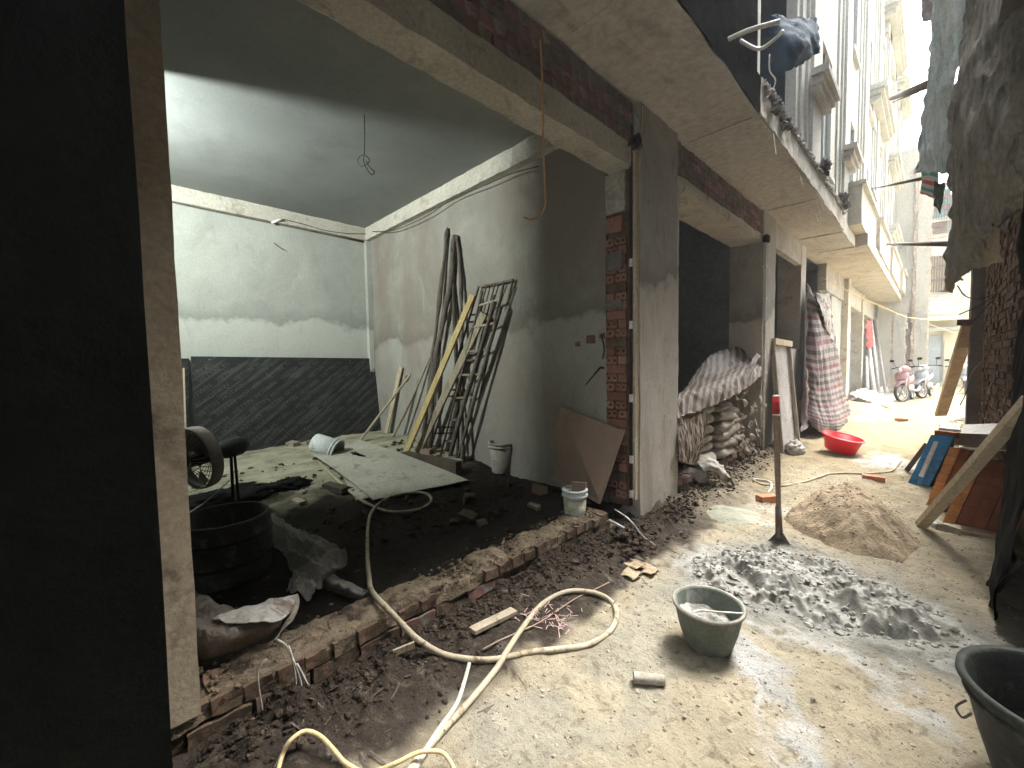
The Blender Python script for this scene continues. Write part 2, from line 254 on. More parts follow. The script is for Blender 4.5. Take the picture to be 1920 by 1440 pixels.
# ------------------------------------------------------------------ mesh helpers
class MB:
    def __init__(s): s.v = []; s.f = []; s.uv = {}; s.sm = []
    def add(s, vs, fs, smooth=False, uvs=None):
        o = len(s.v); s.v += [Vector(v) for v in vs]
        s.f += [tuple(i+o for i in f) for f in fs]; s.sm += [smooth]*len(fs)
        if uvs:
            for i, u in enumerate(uvs): s.uv[i+o] = u
        return s
    def box(s, a, b, rot=None):
        x0, y0, z0 = a; x1, y1, z1 = b
        vs = [Vector(p) for p in ((x0,y0,z0),(x1,y0,z0),(x1,y1,z0),(x0,y1,z0),(x0,y0,z1),(x1,y0,z1),(x1,y1,z1),(x0,y1,z1))]
        if rot is not None: vs = [rot @ v for v in vs]
        return s.add(vs, [(0,3,2,1),(4,5,6,7),(0,1,5,4),(1,2,6,5),(2,3,7,6),(3,0,4,7)])
    def rbox(s, a, b, res=.1, amp=.01, f=3., seed=0, smooth=True, maxn=60):
        """box whose faces are divided and made uneven"""
        a = Vector(a); b = Vector(b); n = [max(1, min(maxn, int(round((b[i]-a[i])/res)))) for i in range(3)]
        idx = {}; vs = []; fs = []
        def vid(i, j, k):
            key = (i, j, k)
            if key not in idx:
                p = Vector((a.x+(b.x-a.x)*i/n[0], a.y+(b.y-a.y)*j/n[1], a.z+(b.z-a.z)*k/n[2]))
                d = noise.noise_vector(p*f + Vector((seed*3.1, seed, -seed)))*amp + noise.noise_vector(p*f*4 + Vector((seed, seed, seed)))*amp*.4
                idx[key] = len(vs); vs.append(p+d)
            return idx[key]
        for i in range(n[0]):
            for j in range(n[1]):
                fs.append((vid(i,j,0), vid(i,j+1,0), vid(i+1,j+1,0), vid(i+1,j,0))); k = n[2]
                fs.append((vid(i,j,k), vid(i+1,j,k), vid(i+1,j+1,k), vid(i,j+1,k)))
        for i in range(n[0]):
            for k in range(n[2]):
                fs.append((vid(i,0,k), vid(i+1,0,k), vid(i+1,0,k+1), vid(i,0,k+1))); j = n[1]
                fs.append((vid(i,j,k), vid(i,j,k+1), vid(i+1,j,k+1), vid(i+1,j,k)))
        for j in range(n[1]):
            for k in range(n[2]):
                fs.append((vid(0,j,k), vid(0,j,k+1), vid(0,j+1,k+1), vid(0,j+1,k))); i = n[0]
                fs.append((vid(i,j,k), vid(i,j+1,k), vid(i,j+1,k+1), vid(i,j,k+1)))
        return s.add(vs, fs, False)
    def bar(s, p, q, wd, th, side=Vector((0, 1, 0)), seg=1, amp=0., seed=0):
        p = Vector(p); q = Vector(q); d = (q-p).normalized()
        u = (side - d*side.dot(d)).normalized(); t = d.cross(u)
        vs = []; fs = []
        for i in range(seg+1):
            c = p.lerp(q, i/seg); c = c + noise.noise_vector(c*3+Vector((seed,0,0)))*amp
            for a, b in ((-1,-1),(1,-1),(1,1),(-1,1)): vs.append(c + u*a*wd/2 + t*b*th/2)
        for i in range(seg):
            o = i*4
            for k in range(4): fs.append((o+k, o+(k+1) % 4, o+4+(k+1) % 4, o+4+k))
        fs.append((3,2,1,0)); o = seg*4; fs.append((o,o+1,o+2,o+3))
        return s.add(vs, fs)
    def tube(s, pts, r, seg=8, sub=1, amp=0., seed=0, r2=None, closed_ends=True):
        pts = [Vector(p) for p in pts]
        if sub > 1: pts = crom(pts, sub)
        n = len(pts); vs = []; fs = []; prev = None
        for i, p in enumerate(pts):
            d = (pts[min(i+1, n-1)] - pts[max(i-1, 0)]).normalized()
            if prev is None:
                a = Vector((0, 0, 1)) if abs(d.z) < .9 else Vector((1, 0, 0)); u = (a - d*a.dot(d)).normalized()
            else: u = (prev - d*prev.dot(d)).normalized()
            prev = u; t = d.cross(u); rr = r if r2 is None else r + (r2-r)*i/(n-1)
            for k in range(seg):
                an = 2*math.pi*k/seg; e = u*math.cos(an) + t*math.sin(an); c = p + e*rr
                if amp: c = c + e*amp*fbm(c, 9, seed, 3)
                vs.append(c)
        for i in range(n-1):
            for k in range(seg):
                fs.append((i*seg+k, i*seg+(k+1) % seg, (i+1)*seg+(k+1) % seg, (i+1)*seg+k))
        if closed_ends: fs.append(tuple(range(seg-1, -1, -1))); fs.append(tuple((n-1)*seg+k for k in range(seg)))
        return s.add(vs, fs, True)
    def lathe(s, prof, seg=32, mat=None, amp=0., seed=0):
        """profile of (radius, z), closed on the axis where radius is 0"""
        mat = mat or Matrix.Identity(4); vs = []; fs = []; rows = []
        for r, z in prof:
            if r < 1e-5: rows.append([len(vs)]); vs.append(Vector((0, 0, z)))
            else:
                rows.append(list(range(len(vs), len(vs)+seg)))
                for k in range(seg):
                    a = 2*math.pi*k/seg; p = Vector((r*math.cos(a), r*math.sin(a), z))
                    if amp: p += noise.noise_vector(p*12+Vector((seed, 0, 0)))*amp
                    vs.append(p)
        for A, B in zip(rows, rows[1:]):
            if len(A) == 1 and len(B) == 1: continue
            for k in range(seg):
                k2 = (k+1) % seg
                if len(A) == 1: fs.append((A[0], B[k2], B[k]))
                elif len(B) == 1: fs.append((A[k], A[k2], B[0]))
                else: fs.append((A[k], A[k2], B[k2], B[k]))
        return s.add([mat @ v for v in vs], fs, True)
    def grid(s, fn, nu, nv, smooth=True):
        vs = []; uv = []; fs = []
        for j in range(nv+1):
            for i in range(nu+1):
                u, v = i/nu, j/nv; vs.append(Vector(fn(u, v))); uv.append((u, v))
        for j in range(nv):
            for i in range(nu):
                o = j*(nu+1)+i; fs.append((o, o+1, o+nu+2, o+nu+1))
        return s.add(vs, fs, smooth, uv)
    def build(s, name, mat, parent=None, label=None):
        me = bpy.data.meshes.new(name)
        off = parent_world(parent)
        me.from_pydata([v-off for v in s.v], [], s.f)
        for p, b in zip(me.polygons, s.sm): p.use_smooth = b
        if s.uv:
            ul = me.uv_layers.new(name='UVMap')
            for l in me.loops:
                if l.vertex_index in s.uv: ul.data[l.index].uv = s.uv[l.vertex_index]
        me.materials.append(M[mat] if isinstance(mat, str) else mat); me.update()
        o = bpy.data.objects.new(name, me); COL.objects.link(o)
        if parent is not None: o.parent = parent
        if label: o['label'] = label
        return o
def parent_world(p):
    v = Vector((0, 0, 0))
    while p is not None: v += p.location; p = p.parent
    return v
def crom(pts, sub):
    out = []; n = len(pts)
    for i in range(n-1):
        p0 = pts[max(i-1, 0)]; p1 = pts[i]; p2 = pts[i+1]; p3 = pts[min(i+2, n-1)]
        for k in range(sub):
            t = k/sub
            out.append(.5*((2*p1) + (p2-p0)*t + (2*p0-5*p1+4*p2-p3)*t*t + (3*p1-p0-3*p2+p3)*t*t*t))
    out.append(pts[-1]); return out
def net_fn(rows):
    """smooth surface through a net of points"""
    S = 12
    R1 = [crom([Vector(p) for p in r], S) for r in rows]
    m = len(R1[0]); cols = [crom([R1[j][i] for j in range(len(R1))], S) for i in range(m)]
    def fn(u, v):
        x = u*(m-1); i = min(int(x), m-2); fx = x-i
        L = len(cols[0]); y = v*(L-1); j = min(int(y), L-2); fy = y-j
        a = cols[i][j].lerp(cols[i+1][j], fx); b = cols[i][j+1].lerp(cols[i+1][j+1], fx)
        return a.lerp(b, fy)
    return fn
def cloth(rows, nu, nv, folds=.02, ff=6., seed=0, dirn=(0, 0, 1), ragged=0., thick=.003, stretch=(1, 1, 1)):
    """crumpled sheet through a net; folds are ridges pushed along dirn"""
    fn = net_fn(rows); dn = Vector(dirn).normalized(); b = MB(); st = Vector(stretch)
    def g(u, v):
        p = fn(u, v); q = Vector((p.x*st.x, p.y*st.y, p.z*st.z))
        r = (1-abs(nz(q, ff, seed))*2)*folds + fbm(q, ff*2.7, seed+3, 3)*folds*.5
        p = p + dn*r
        if ragged:
            e = min(u, 1-u, v, 1-v)
            if e < .02: p = p + Vector(noise.noise_vector(q*14+Vector((seed,)*3)))*ragged
        return p
    b.grid(g, nu, nv)
    # give the sheet real thickness: a second skin just behind, joined at the rim
    n0 = (nu+1)*(nv+1); vs = b.v[:n0]
    b2 = [v - dn*thick for v in vs]; o = len(b.v); b.v += b2
    fs = [tuple(reversed([i+o for i in f])) for f in b.f[:nu*nv]]; b.f += fs; b.sm += [True]*len(fs)
    for i in range(n0): b.uv[i+o] = b.uv[i]
    rim = [i for i in range(nu+1)] + [(j)*(nu+1)+nu for j in range(1, nv+1)] + [nv*(nu+1)+i for i in range(nu-1, -1, -1)] + [j*(nu+1) for j in range(nv-1, 0, -1)]
    for a, c in zip(rim, rim[1:]+rim[:1]): b.f.append((c, a, a+o, c+o)); b.sm.append(True)
    return b
def thing(name, label, cat, loc=(0, 0, 0), group=None):
    o = bpy.data.objects.new(name, None); COL.objects.link(o); o.location = loc; o.empty_display_size = .1
    o['label'] = label; o['category'] = cat
    if group: o['group'] = group
    return o
def tag(o, label, cat, group=None, kind=None):
    o['label'] = label; o['category'] = cat
    if group: o['group'] = group
    if kind: o['kind'] = kind
    return o
def struct(o): o['kind'] = 'structure'; return o
def recenter(o):
    """put a single mesh thing's origin at its own base"""
    me = o.data; xs = [v.co for v in me.vertices]
    c = Vector((sum(v.x for v in xs)/len(xs), sum(v.y for v in xs)/len(xs), min(v.z for v in xs)))
    me.transform(Matrix.Translation(-c)); o.location = o.location + c; return o
def single(mb, name, mat, label, cat, group=None):
    return recenter(tag(mb.build(name, mat), label, cat, group))
def link_copy(src, parent, loc, rot=(0, 0, 0), name=None):
    c = src.copy(); COL.objects.link(c); c.parent = parent; c.location = loc; c.rotation_euler = rot
    return c
def brick_mesh(l, d, h, seed=0, rag=.004, res=.05):
    b = MB().rbox((-l/2, -d/2, -h/2), (l/2, d/2, h/2), res, rag, 18, seed)
    return b
def lay_bricks(parent, spots, variants, mats, name='brick'):
    """spots: (world position, euler, scale); each brick an object of its own sharing one of a few meshes"""
    off = parent_world(parent); protos = {}
    for i, (p, e, s) in enumerate(spots):
        vi = random.randrange(len(variants)); mi = random.choice(mats); key = (vi, mi)
        if key not in protos:
            me = bpy.data.meshes.new(name); b = variants[vi]; me.from_pydata(b.v, [], b.f); me.materials.append(M[mi]); protos[key] = me
        o = bpy.data.objects.new(name, protos[key]); COL.objects.link(o); o.parent = parent
        o.location = Vector(p)-off; o.rotation_euler = e; o.scale = s
def inpoly(x, y, P):
    c = False; n = len(P)
    for i in range(n):
        x1, y1 = P[i]; x2, y2 = P[(i+1) % n]
        if (y1 > y) != (y2 > y) and x < (x2-x1)*(y-y1)/(y2-y1)+x1: c = not c
    return c
def dpoly(x, y, P):
    d = 1e9; n = len(P)
    for i in range(n):
        x1, y1 = P[i]; x2, y2 = P[(i+1) % n]; dx, dy = x2-x1, y2-y1
        t = max(0, min(1, ((x-x1)*dx+(y-y1)*dy)/(dx*dx+dy*dy+1e-9)))
        d = min(d, math.hypot(x-x1-t*dx, y-y1-t*dy))
    return d if inpoly(x, y, P) else -d

# ================================================================== GROUND
mort_poly = [(-1.17,2.94),(-1.16,3.2),(-.84,3.62),(-.47,3.66),(-.21,3.58),(.0,3.40),(.13,3.1),(-.04,2.93),(-.35,2.80),(-.64,2.72),(-.97,2.72)]
def mix3(a, b, t): return tuple(a[i]+(b[i]-a[i])*t for i in range(3))
SAND = (.47,.405,.285); SOIL = (.062,.048,.036); GREY = (.29,.285,.245); WHITE = (.56,.56,.53); SANDY = (.31,.25,.145)
def seg_d(x, y, a, b):
    dx, dy = b[0]-a[0], b[1]-a[1]; t = max(0, min(1, ((x-a[0])*dx+(y-a[1])*dy)/(dx*dx+dy*dy)))
    return math.hypot(x-a[0]-t*dx, y-a[1]-t*dy)
def ground_h(x, y):
    p = (x, y, 0)
    h = .035*fbm(p, .9, 1, 3) + .022*fbm(p, 4., 2, 3)
    h += .014*abs(fbm(p, 11, 4, 3)) - .022*max(0, nz(p, 7, 9)-.12) - .016*max(0, nz(p, 16, 19)-.25)
    bank = sst(-1.38+.16*nz(p, 1.6, 5), -1.85, x)
    h += bank*(.05+.09*abs(fbm(p, 5, 6, 3))) if y < 9 else bank*.04
    h += .42*sst(.15, .75, x+.12*nz(p, 1.5, 8))*sst(7.2, 9.5, y)*sst(16, 11, y)*(1+.35*fbm(p, 4, 3, 3))
    return h
def ground_c(x, y):
    p = (x, y, 0); n1 = fbm(p, 1.7, 11, 4); n2 = fbm(p, 6, 12, 3)
    c = mix3(SAND, SANDY, sst(3.5, 9, y+n1*2))
    c = mix3(c, (.40,.375,.295), sst(.0, .5, n1+.25)*sst(4.5, 1.5, y)*.8)
    c = mix3(c, (.15,.13,.10), sst(.12, .55, x+.25*n1)*sst(6.5, 4, y)*.9)  # right side darkened: shade painted into the colour, together with damp ground
    # grey slurry round the mortar heap and white cement streaks
    d = dpoly(x, y, mort_poly)
    c = mix3(c, GREY, sst(-.42, -.02, d+.22*n1)*(.95))
    c = mix3(c, (.5,.5,.46), sst(.0, .12, .10-abs(d+.05+.10*n2))*.6)
    for a, b, wd in (((-.74,2.35),(-.22,1.72),.09),((-.74,2.45),(-.55,2.2),.13),((-.2,2.55),(.02,2.35),.10),((-.08,2.7),(.16,2.9),.05),((-.0,3.45),(.2,3.1),.05),((-.62,2.52),(-.3,2.62),.07),((-1.22,2.9),(-1.22,3.25),.05),((-1.25,4.05),(-1.0,4.2),.12),((-1.2,4.6),(-.95,4.75),.12)):
        c = mix3(c, WHITE, sst(wd, wd*.2, seg_d(x, y, a, b)+.16*n2+.05*n1)*.8*sst(-.5, .2, n2+.3))
    c = mix3(c, (.60,.60,.58), sst(.42, .1, math.hypot((x+.38)*1.0, (y-7.9)*.55)+.25*n2)*.8)
    c = mix3(c, (.30,.32,.22), sst(.22, .05, math.hypot(x+1.2, (y-3.95)*.7)+.10*n2)*.5)
    c = mix3(c, (.60,.56,.50), sst(13, 17, y)*sst(-.6, -1.2, x)*.8)
    k = sst(-1.36, -1.52, x+.16*n1+.10*n2) if y < 8.5 else sst(-1.7, -1.9, x+.15*n1)
    k *= (1-.55*sst(3.4, 4.6, y))
    c = mix3(c, SOIL, k)
    return c
def grow(a, b, d0, g):
    out = [a]; d = d0
    while out[-1] < b: out.append(out[-1]+d); d *= g
    return out
xs = [-28, -16, -10, -6] + [-3.2+.12*i for i in range(10)] + [-2.0+.0175*i for i in range(170)] + [1.0+.06*i for i in range(12)] + [2, 3, 6, 12, 20, 28]
ys = [-24, -14, -8, -4, -2, -1, -.4] + [0.1+.0175*i for i in range(300)] + [y for y in grow(5.35, 40, .03, 1.03)] + [50, 58]
gv = []; gc = []
for y in ys:
    for x in xs:
        inside = -2.0 <= x <= 1.7 and -.5 < y < 40
        h = ground_h(x, y) if inside else (-.02 if x > -2.05 or y > 25 else -.05)
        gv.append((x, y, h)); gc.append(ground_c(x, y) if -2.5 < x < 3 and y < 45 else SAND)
nx = len(xs); gf = [(j*nx+i, j*nx+i+1, (j+1)*nx+i+1, (j+1)*nx+i) for j in range(len(ys)-1) for i in range(nx-1)]
me = bpy.data.meshes.new('ground'); me.from_pydata(gv, [], gf)
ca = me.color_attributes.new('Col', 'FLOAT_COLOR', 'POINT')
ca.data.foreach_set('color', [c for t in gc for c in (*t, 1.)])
for p in me.polygons: p.use_smooth = True
me.materials.append(M['ground']); go = bpy.data.objects.new('ground', me); COL.objects.link(go); struct(go)

# clods, pebbles and chips (nobody could count them)
def clod(b, c, r, seed, flat=.7):
    ico = [(0,0,1),(.89,0,.45),(.28,.85,.45),(-.72,.53,.45),(-.72,-.53,.45),(.28,-.85,.45),(.72,.53,-.45),(-.28,.85,-.45),(-.89,0,-.45),(-.28,-.85,-.45),(.72,-.53,-.45),(0,0,-1)]
    fc = [(0,1,2),(0,2,3),(0,3,4),(0,4,5),(0,5,1),(1,6,2),(2,7,3),(3,8,4),(4,9,5),(5,10,1),(6,7,2),(7,8,3),(8,9,4),(9,10,5),(10,6,1),(11,7,6),(11,8,7),(11,9,8),(11,10,9),(11,6,10)]
    rn = random.Random(seed); e = Matrix.Rotation(rn.random()*6, 3, 'Z') @ Matrix.Rotation(rn.random()*2, 3, 'X')
    vs = []
    for v in ico:
        v = e @ (Vector(v)*r*rn.uniform(.6, 1.3)); vs.append(Vector(c)+Vector((v.x, v.y, v.z*flat)))
    b.add(vs, fc, False)
b = MB()
for i in range(5200):
    y = random.uniform(.15, 7.2); x = -1.9 + abs(random.gauss(0, .15)); r = random.choice((.004,.006,.009,.014))*random.uniform(.7, 1.5)
    if x > -1.15: continue
    if 3.35 < y < 4.3 and x < -1.82: continue
    clod(b, (x, y, ground_h(x, y)+r*.2), r, i)
tag(b.build('soil_clods', 'soil'), 'dark crumbly soil banked along the foot of the brick sill', 'soil', kind='stuff')
b = MB()
for i in range(4500):
    y = .7+7*random.random()**1.3; x = random.uniform(-1.35, .5); r = random.choice((.002,.003,.003,.004,.006,.009))*random.uniform(.7, 1.4)
    clod(b, (x, y, ground_h(x, y)+r*.1), r, i+9000)
for i in range(420):
    y = random.uniform(7.6, 13); x = random.uniform(.15, .95); r = random.uniform(.015, .06)
    clod(b, (x, y, ground_h(x, y)+r*.1), r, i+19000, .5)
tag(b.build('pebbles', 'rock'), 'small pebbles and rubble chips scattered over the sandy alley', 'rubble', kind='stuff')
b = MB()
for i in range(70):
    y = random.uniform(.3, 4.2); x = random.uniform(-1.85, -1.25); a = random.uniform(0, 3.1); l = random.uniform(.015, .06)
    z = ground_h(x, y)+.012; d = Vector((math.cos(a), math.sin(a), random.uniform(-.3, .3)))*l
    b.bar((x-d.x, y-d.y, z-d.z), (x+d.x, y+d.y, z+d.z), random.uniform(.003, .007), .002)
tag(b.build('wood_splinters', 'bark'), 'small splinters and chips lying in the soil by the sill', 'debris', kind='stuff')

# ================================================================== ROOM ONE (structure of the place)
XB = -7.03; YS = 3.36; ZC = 3.87
b = MB()
def fl(u, v):
    x = -7.1 + (5.1)*u; y = -3.2 + 6.6*v
    h = floor_h(x, y) + .03*fbm((x, y, 0), 1.6, 21, 3) + .02*abs(fbm((x, y, 0), 6, 22, 3))
    return (x, y, h)
b.grid(fl, 150, 170); fo = b.build('room_floor', 'soil'); struct(fo)
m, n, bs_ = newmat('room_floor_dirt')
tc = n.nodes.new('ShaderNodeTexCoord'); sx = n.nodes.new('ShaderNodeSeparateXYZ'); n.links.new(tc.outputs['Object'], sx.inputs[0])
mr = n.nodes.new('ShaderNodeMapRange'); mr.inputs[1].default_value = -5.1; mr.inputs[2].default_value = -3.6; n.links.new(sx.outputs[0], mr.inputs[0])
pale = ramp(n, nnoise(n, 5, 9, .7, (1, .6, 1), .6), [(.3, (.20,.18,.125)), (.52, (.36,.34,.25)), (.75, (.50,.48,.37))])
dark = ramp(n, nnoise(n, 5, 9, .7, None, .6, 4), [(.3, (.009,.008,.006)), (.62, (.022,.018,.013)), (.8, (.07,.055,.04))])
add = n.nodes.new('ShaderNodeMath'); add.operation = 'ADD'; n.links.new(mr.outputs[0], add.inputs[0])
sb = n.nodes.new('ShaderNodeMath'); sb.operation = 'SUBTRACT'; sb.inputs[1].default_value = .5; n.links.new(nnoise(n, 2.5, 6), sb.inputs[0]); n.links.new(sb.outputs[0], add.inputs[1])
col = mixc(n, ramp(n, add.outputs[0], [(.2, 0.), (.7, 1.)]), pale, dark)  # pale lit back to dark front: the lamp's shade painted into the dirt
n.links.new(col, bs_.inputs['Base Color']); bs_.inputs['Roughness'].default_value = .95; bs_.inputs['Specular IOR Level'].default_value = .08; bump(n, bs_, nnoise(n, 22, 9, .72), .8, .03)
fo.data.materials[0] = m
struct(MB().rbox((-9.2, -5, ZC), (-2.08, YS+.1, ZC+.2), .35, .008, 1).build('room_ceiling', 'ceiling'))
struct(MB().rbox((XB-.2, -5, -.1), (XB, YS+.3, ZC), .3, .008, 1).build('room_back_wall', 'backwall'))
sw = struct(MB().rbox((XB-.2, YS, -.1), (-2.16, YS+.12, ZC), .2, .008, 1.2).build('room_side_wall', 'sidewall'))
# beams along the tops of the walls, corner post
b = MB().rbox((XB, -3, 3.66), (XB+.09, YS, ZC-.003), .08, .006, 9); b.build('wall_beam', 'concrete_pale', sw)
b = MB().rbox((XB+.09, YS-.09, 3.66), (-2.5, YS, ZC-.003), .08, .006, 9); b.build('wall_beam', 'concrete_pale', sw)
b = MB().rbox((XB+.002, YS-.085, .1), (XB+.10, YS-.002, 3.655), .12, .004, 6); b.build('corner_post', 'backwall', sw)
struct(MB().box((-4.5, -.06, -.1), (-2.1, .06, ZC)).build('room_partition', 'concrete_dark'))
struct(MB().box((-9, -5.2, -.1), (-1.9, -5.0, ZC)).build('passage_wall', 'concrete'))
# socket holes chased in the side wall
for px, py, s in ((1083, 645, .05), (1108, 636, .08), (1130, 630, .05)):
    p = ony(px, py, YS-.004); b = MB()
    for k in range(4):
        a = p + Vector(((-s, -s, s*.8, s*.8)[k]*.5, 0, (-s, s*.8, s*.8, -s)[k]*.5))
    b.rbox((p.x-s*.6, YS-.012, p.z-s*.5), (p.x+s*.6, YS-.002, p.z+s*.5), .02, .008, 30); b.build('socket_patch', 'brick_dark', sw)

# ================================================================== THE UNFINISHED HOUSE
H = thing('unfinished_house', 'long unfinished concrete and brick terrace with open ground-floor bays and jutting balcony slab', 'building', (-1.9, 3.8, 0))
XF = -1.9
b = MB().rbox((-2.12, 3.445, -.1), (-1.86, 4.21, 3.78), .07, .008, 5); b.build('column', 'column_conc', H, 'concrete column stained dark at top and crumbling at its foot')
b = MB().rbox((-2.13, 4.213, -.05), (-1.868, 4.26, 3.3), .08, .006, 9); b.build('column_edge', 'concrete_pale', H)
b = MB().rbox((-1.95, 3.385, .22), (-1.875, 3.442, 3.35), .12, .003, 9); b.build('edge_batten', 'wood_pale', H)
b = MB().box((-1.918, 3.352, .22), (-1.892, 3.366, 3.55)); b.build('conduit_channel', 'black', H)
for z in (2.37, 1.82, 1.16, .6, .28):
    MB().box((-1.916, 3.349, z-.035), (-1.886, 3.372, z+.035)).build('spacer', 'pvc', H)
# jamb of hollow bricks at the end of the side wall (faces -Y)
def hollow_brick(l, h, d, holes):
    b = MB(); n = 12
    for s in range(holes):
        cx = -l/2 + l*(s+.5)/holes; hw = l/holes/2; r = min(hw, h/2)*.42
        sq = []
        ci = []; bi = []
        for k in range(n):
            a = 2*math.pi*k/n; c, s_ = math.cos(a), math.sin(a); q = max(abs(c)/hw, abs(s_)/(h/2))
            sq.append((cx+c/q, -d/2, s_/q)); ci.append((cx+c*r, -d/2, s_*r)); bi.append((cx+c*r*.9, -d/2+.035, s_*r*.9))
        # square corners
        fs = [(k, (k+1) % n, n+(k+1) % n, n+k) for k in range(n)] + [(n+k, n+(k+1) % n, 2*n+(k+1) % n, 2*n+k) for k in range(n)] + [tuple(2*n+k for k in range(n))]
        b.add(sq+ci+bi, fs)
    x0, x1, y0, y1, z0, z1 = -l/2, l/2, -d/2, d/2, -h/2, h/2
    b.add([(x0,y0,z0),(x1,y0,z0),(x1,y1,z0),(x0,y1,z0),(x0,y0,z1),(x1,y0,z1),(x1,y1,z1),(x0,y1,z1)], [(0,3,2,1),(4,5,6,7),(1,2,6,5),(2,3,7,6),(3,0,4,7)])
    b.v = [v + noise.noise_vector(v*25)*.0025 for v in b.v]
    return b
J = thing_j = MB().box((-2.15, 3.375, .15), (-1.93, 3.44, 3.2)).build('jamb', 'brick_mud', H)
hb2 = [hollow_brick(.115, .072, .06, 2)]; hb1 = [hollow_brick(.078, .072, .06, 1), brick_mesh(.078, .06, .072, 3)]; sb1 = [brick_mesh(.20, .06, .075, 5, .005), brick_mesh(.2, .06, .075, 6, .005)]
spots2 = []; spots1 = []; spotsS = []
z = .26; k = 0
while z < 2.62:
    if k % 3 != 2:
        if k % 2: spots2.append(((-2.095, 3.375, z), (0,0,0), (1,1,1))); spots1.append(((-1.985, 3.374, z), (0,0,0), (1,1,1)))
        else: spots2.append(((-2.0, 3.376, z), (0,0,0), (1,1,1))); spots1.append(((-2.11, 3.373, z), (0,0,0), (1,1,1)))
    else: spotsS.append(((-2.05, 3.377, z), (0, random.uniform(-.02, .02), 0), (1,1,1)))
    z += .083; k += 1
spotsS.append(((-2.07, 3.376, 2.74), (0,.05,0), (.8,1,1.9)))
lay_bricks(H, spots2, hb2, ['brick', 'brick']); lay_bricks(H, spots1, hb1, ['brick', 'brick']); lay_bricks(H, spotsS, sb1, ['brick', 'brick_mud'])
MB().rbox((-2.15, 3.338, 2.84), (-1.955, 3.384, 3.2), .04, .008, 9).build('plaster_patch', 'concrete', H)
for z0, z1 in ((2.33, 2.5), (1.98, 2.06)): MB().rbox((-2.14, 3.335, z0), (-1.98, 3.36, z1), .025, .012, 14).build('plaster_patch', 'mortar_dark', H)

# lintels: concrete beam below, courses of rough brick above
def lintel(y0, y1, zb, zt, zs, xo, xi, n):
    lb = MB().rbox((xi, y0, zb), (xo, y1, zt), .06, .012, 7, n).build('lintel_beam', 'concrete_pale', H)
    MB().rbox((xi+.02, y0, zt+.002), (xo-.05, y1, zs+.04), .15, .004, 5).build('lintel_backing', 'mortar_dark', H)
    rows = max(3, int((zs-zt)/.078)); sp = []
    for r in range(rows):
        y = y0 - (.11 if r % 2 else 0)
        while y < y1:
            a, c = max(y, y0), min(y+.205, y1)
            if c-a > .05: sp.append(((xo-.045+random.uniform(-.008, .008), (a+c)/2, zt+.04+r*(zs-zt)/rows), (random.uniform(-.02, .02), 0, random.uniform(-.02, .02)), (1, (c-a)/.205, (zs-zt)/rows/.082)))
            y += .218
    lay_bricks(H, sp, [brick_mesh(.09, .205, .07, s, .009, .035) for s in range(4)], ['brick_dark', 'brick_dark', 'mortar_dark'])
lintel(.0, 3.385, 3.2, 3.40, 3.745, XF, -2.12, 1)
lintel(4.265, 7.27, 3.30, 3.42, 3.76, XF, -2.33, 2)
# bay two: far column, window wall, reveals, dark room behind
MB().rbox((-2.35, 7.27, -.1), (-1.87, 7.97, 3.80), .1, .006, 4).build('column', 'column_conc', H, 'second concrete column carrying a white downpipe')
MB().rbox((-2.0, 7.975, -.1), (-1.90, 10.2, 1.68), .1, .005, 4).build('wall_below_window', 'concrete', H)
MB().rbox((-2.0, 7.975, 3.36), (-1.90, 10.2, 3.80), .1, .005, 4).build('wall_above_window', 'concrete', H)
MB().rbox((-2.3, 9.98, -.1), (-1.895, 10.42, 3.80), .1, .005, 4).build('column', 'concrete', H, 'third column beside the hanging striped tarp')
MB().box((-6.5, 4.22, -.1), (-6.3, 16, 4)).build('inner_wall', 'dark_room', H)
MB().box((-6.3, 7.5, -.1), (-2.36, 7.6, 3.9)).build('inner_wall', 'dark_room', H)
MB().box((-6.3, 10.2, -.1), (-2.31, 10.3, 3.9)).build('inner_wall', 'dark_room', H)
MB().box((-6.3, 13.9, -.1), (-2.1, 14.0, 3.9)).build('inner_wall', 'dark_room', H)
MB().box((-6.5, 3.49, 3.9), (-2.1, 26, 4.1)).build('inner_ceiling', 'dark_room', H)
MB().box((-6.5, 3.49, -.1), (-2.15, 4.2, 3.9)).build('inner_wall', 'dark_room', H)
MB().rbox((-6.4, 4.22, -.1), (-2.0, 14, .12), .3, .02, 2).build('inner_floor', 'soil', H)
# bay three onwards: wall panel, bright posts
MB().rbox((-2.05, 12.6, 3.15), (-1.88, 15.6, 3.8), .2, .01, 3).build('lintel_beam', 'concrete', H)
MB().rbox((-2.6, 13.75, -.1), (-1.93, 15.5, 3.3), .2, .006, 2).build('wall_panel', 'render_grey', H, 'grey green rendered wall panel behind the striped tarp')
MB().rbox((-2.1, 15.5, -.1), (-1.78, 16.1, 3.8), .15, .01, 3).build('column', 'concrete_pale', H, 'sunlit pale column past the striped tarp')
MB().rbox((-2.1, 16.1, 3.1), (-1.85, 24, 3.75), .2, .01, 3).build('lintel_beam', 'concrete_pale', H)
MB().rbox((-2.8, 16.1, -.1), (-2.7, 26, 3.75), .4, .01, 3).build('inner_wall', 'render_grey', H)
MB().rbox((-2.1, 19.3, -.1), (-1.8, 19.7, 3.75), .15, .01, 3).build('column', 'concrete_pale', H)
MB().rbox((-2.6, 24, -.1), (-1.75, 24.4, 3.75), .2, .01, 3).build('end_wall', 'render_grey', H)
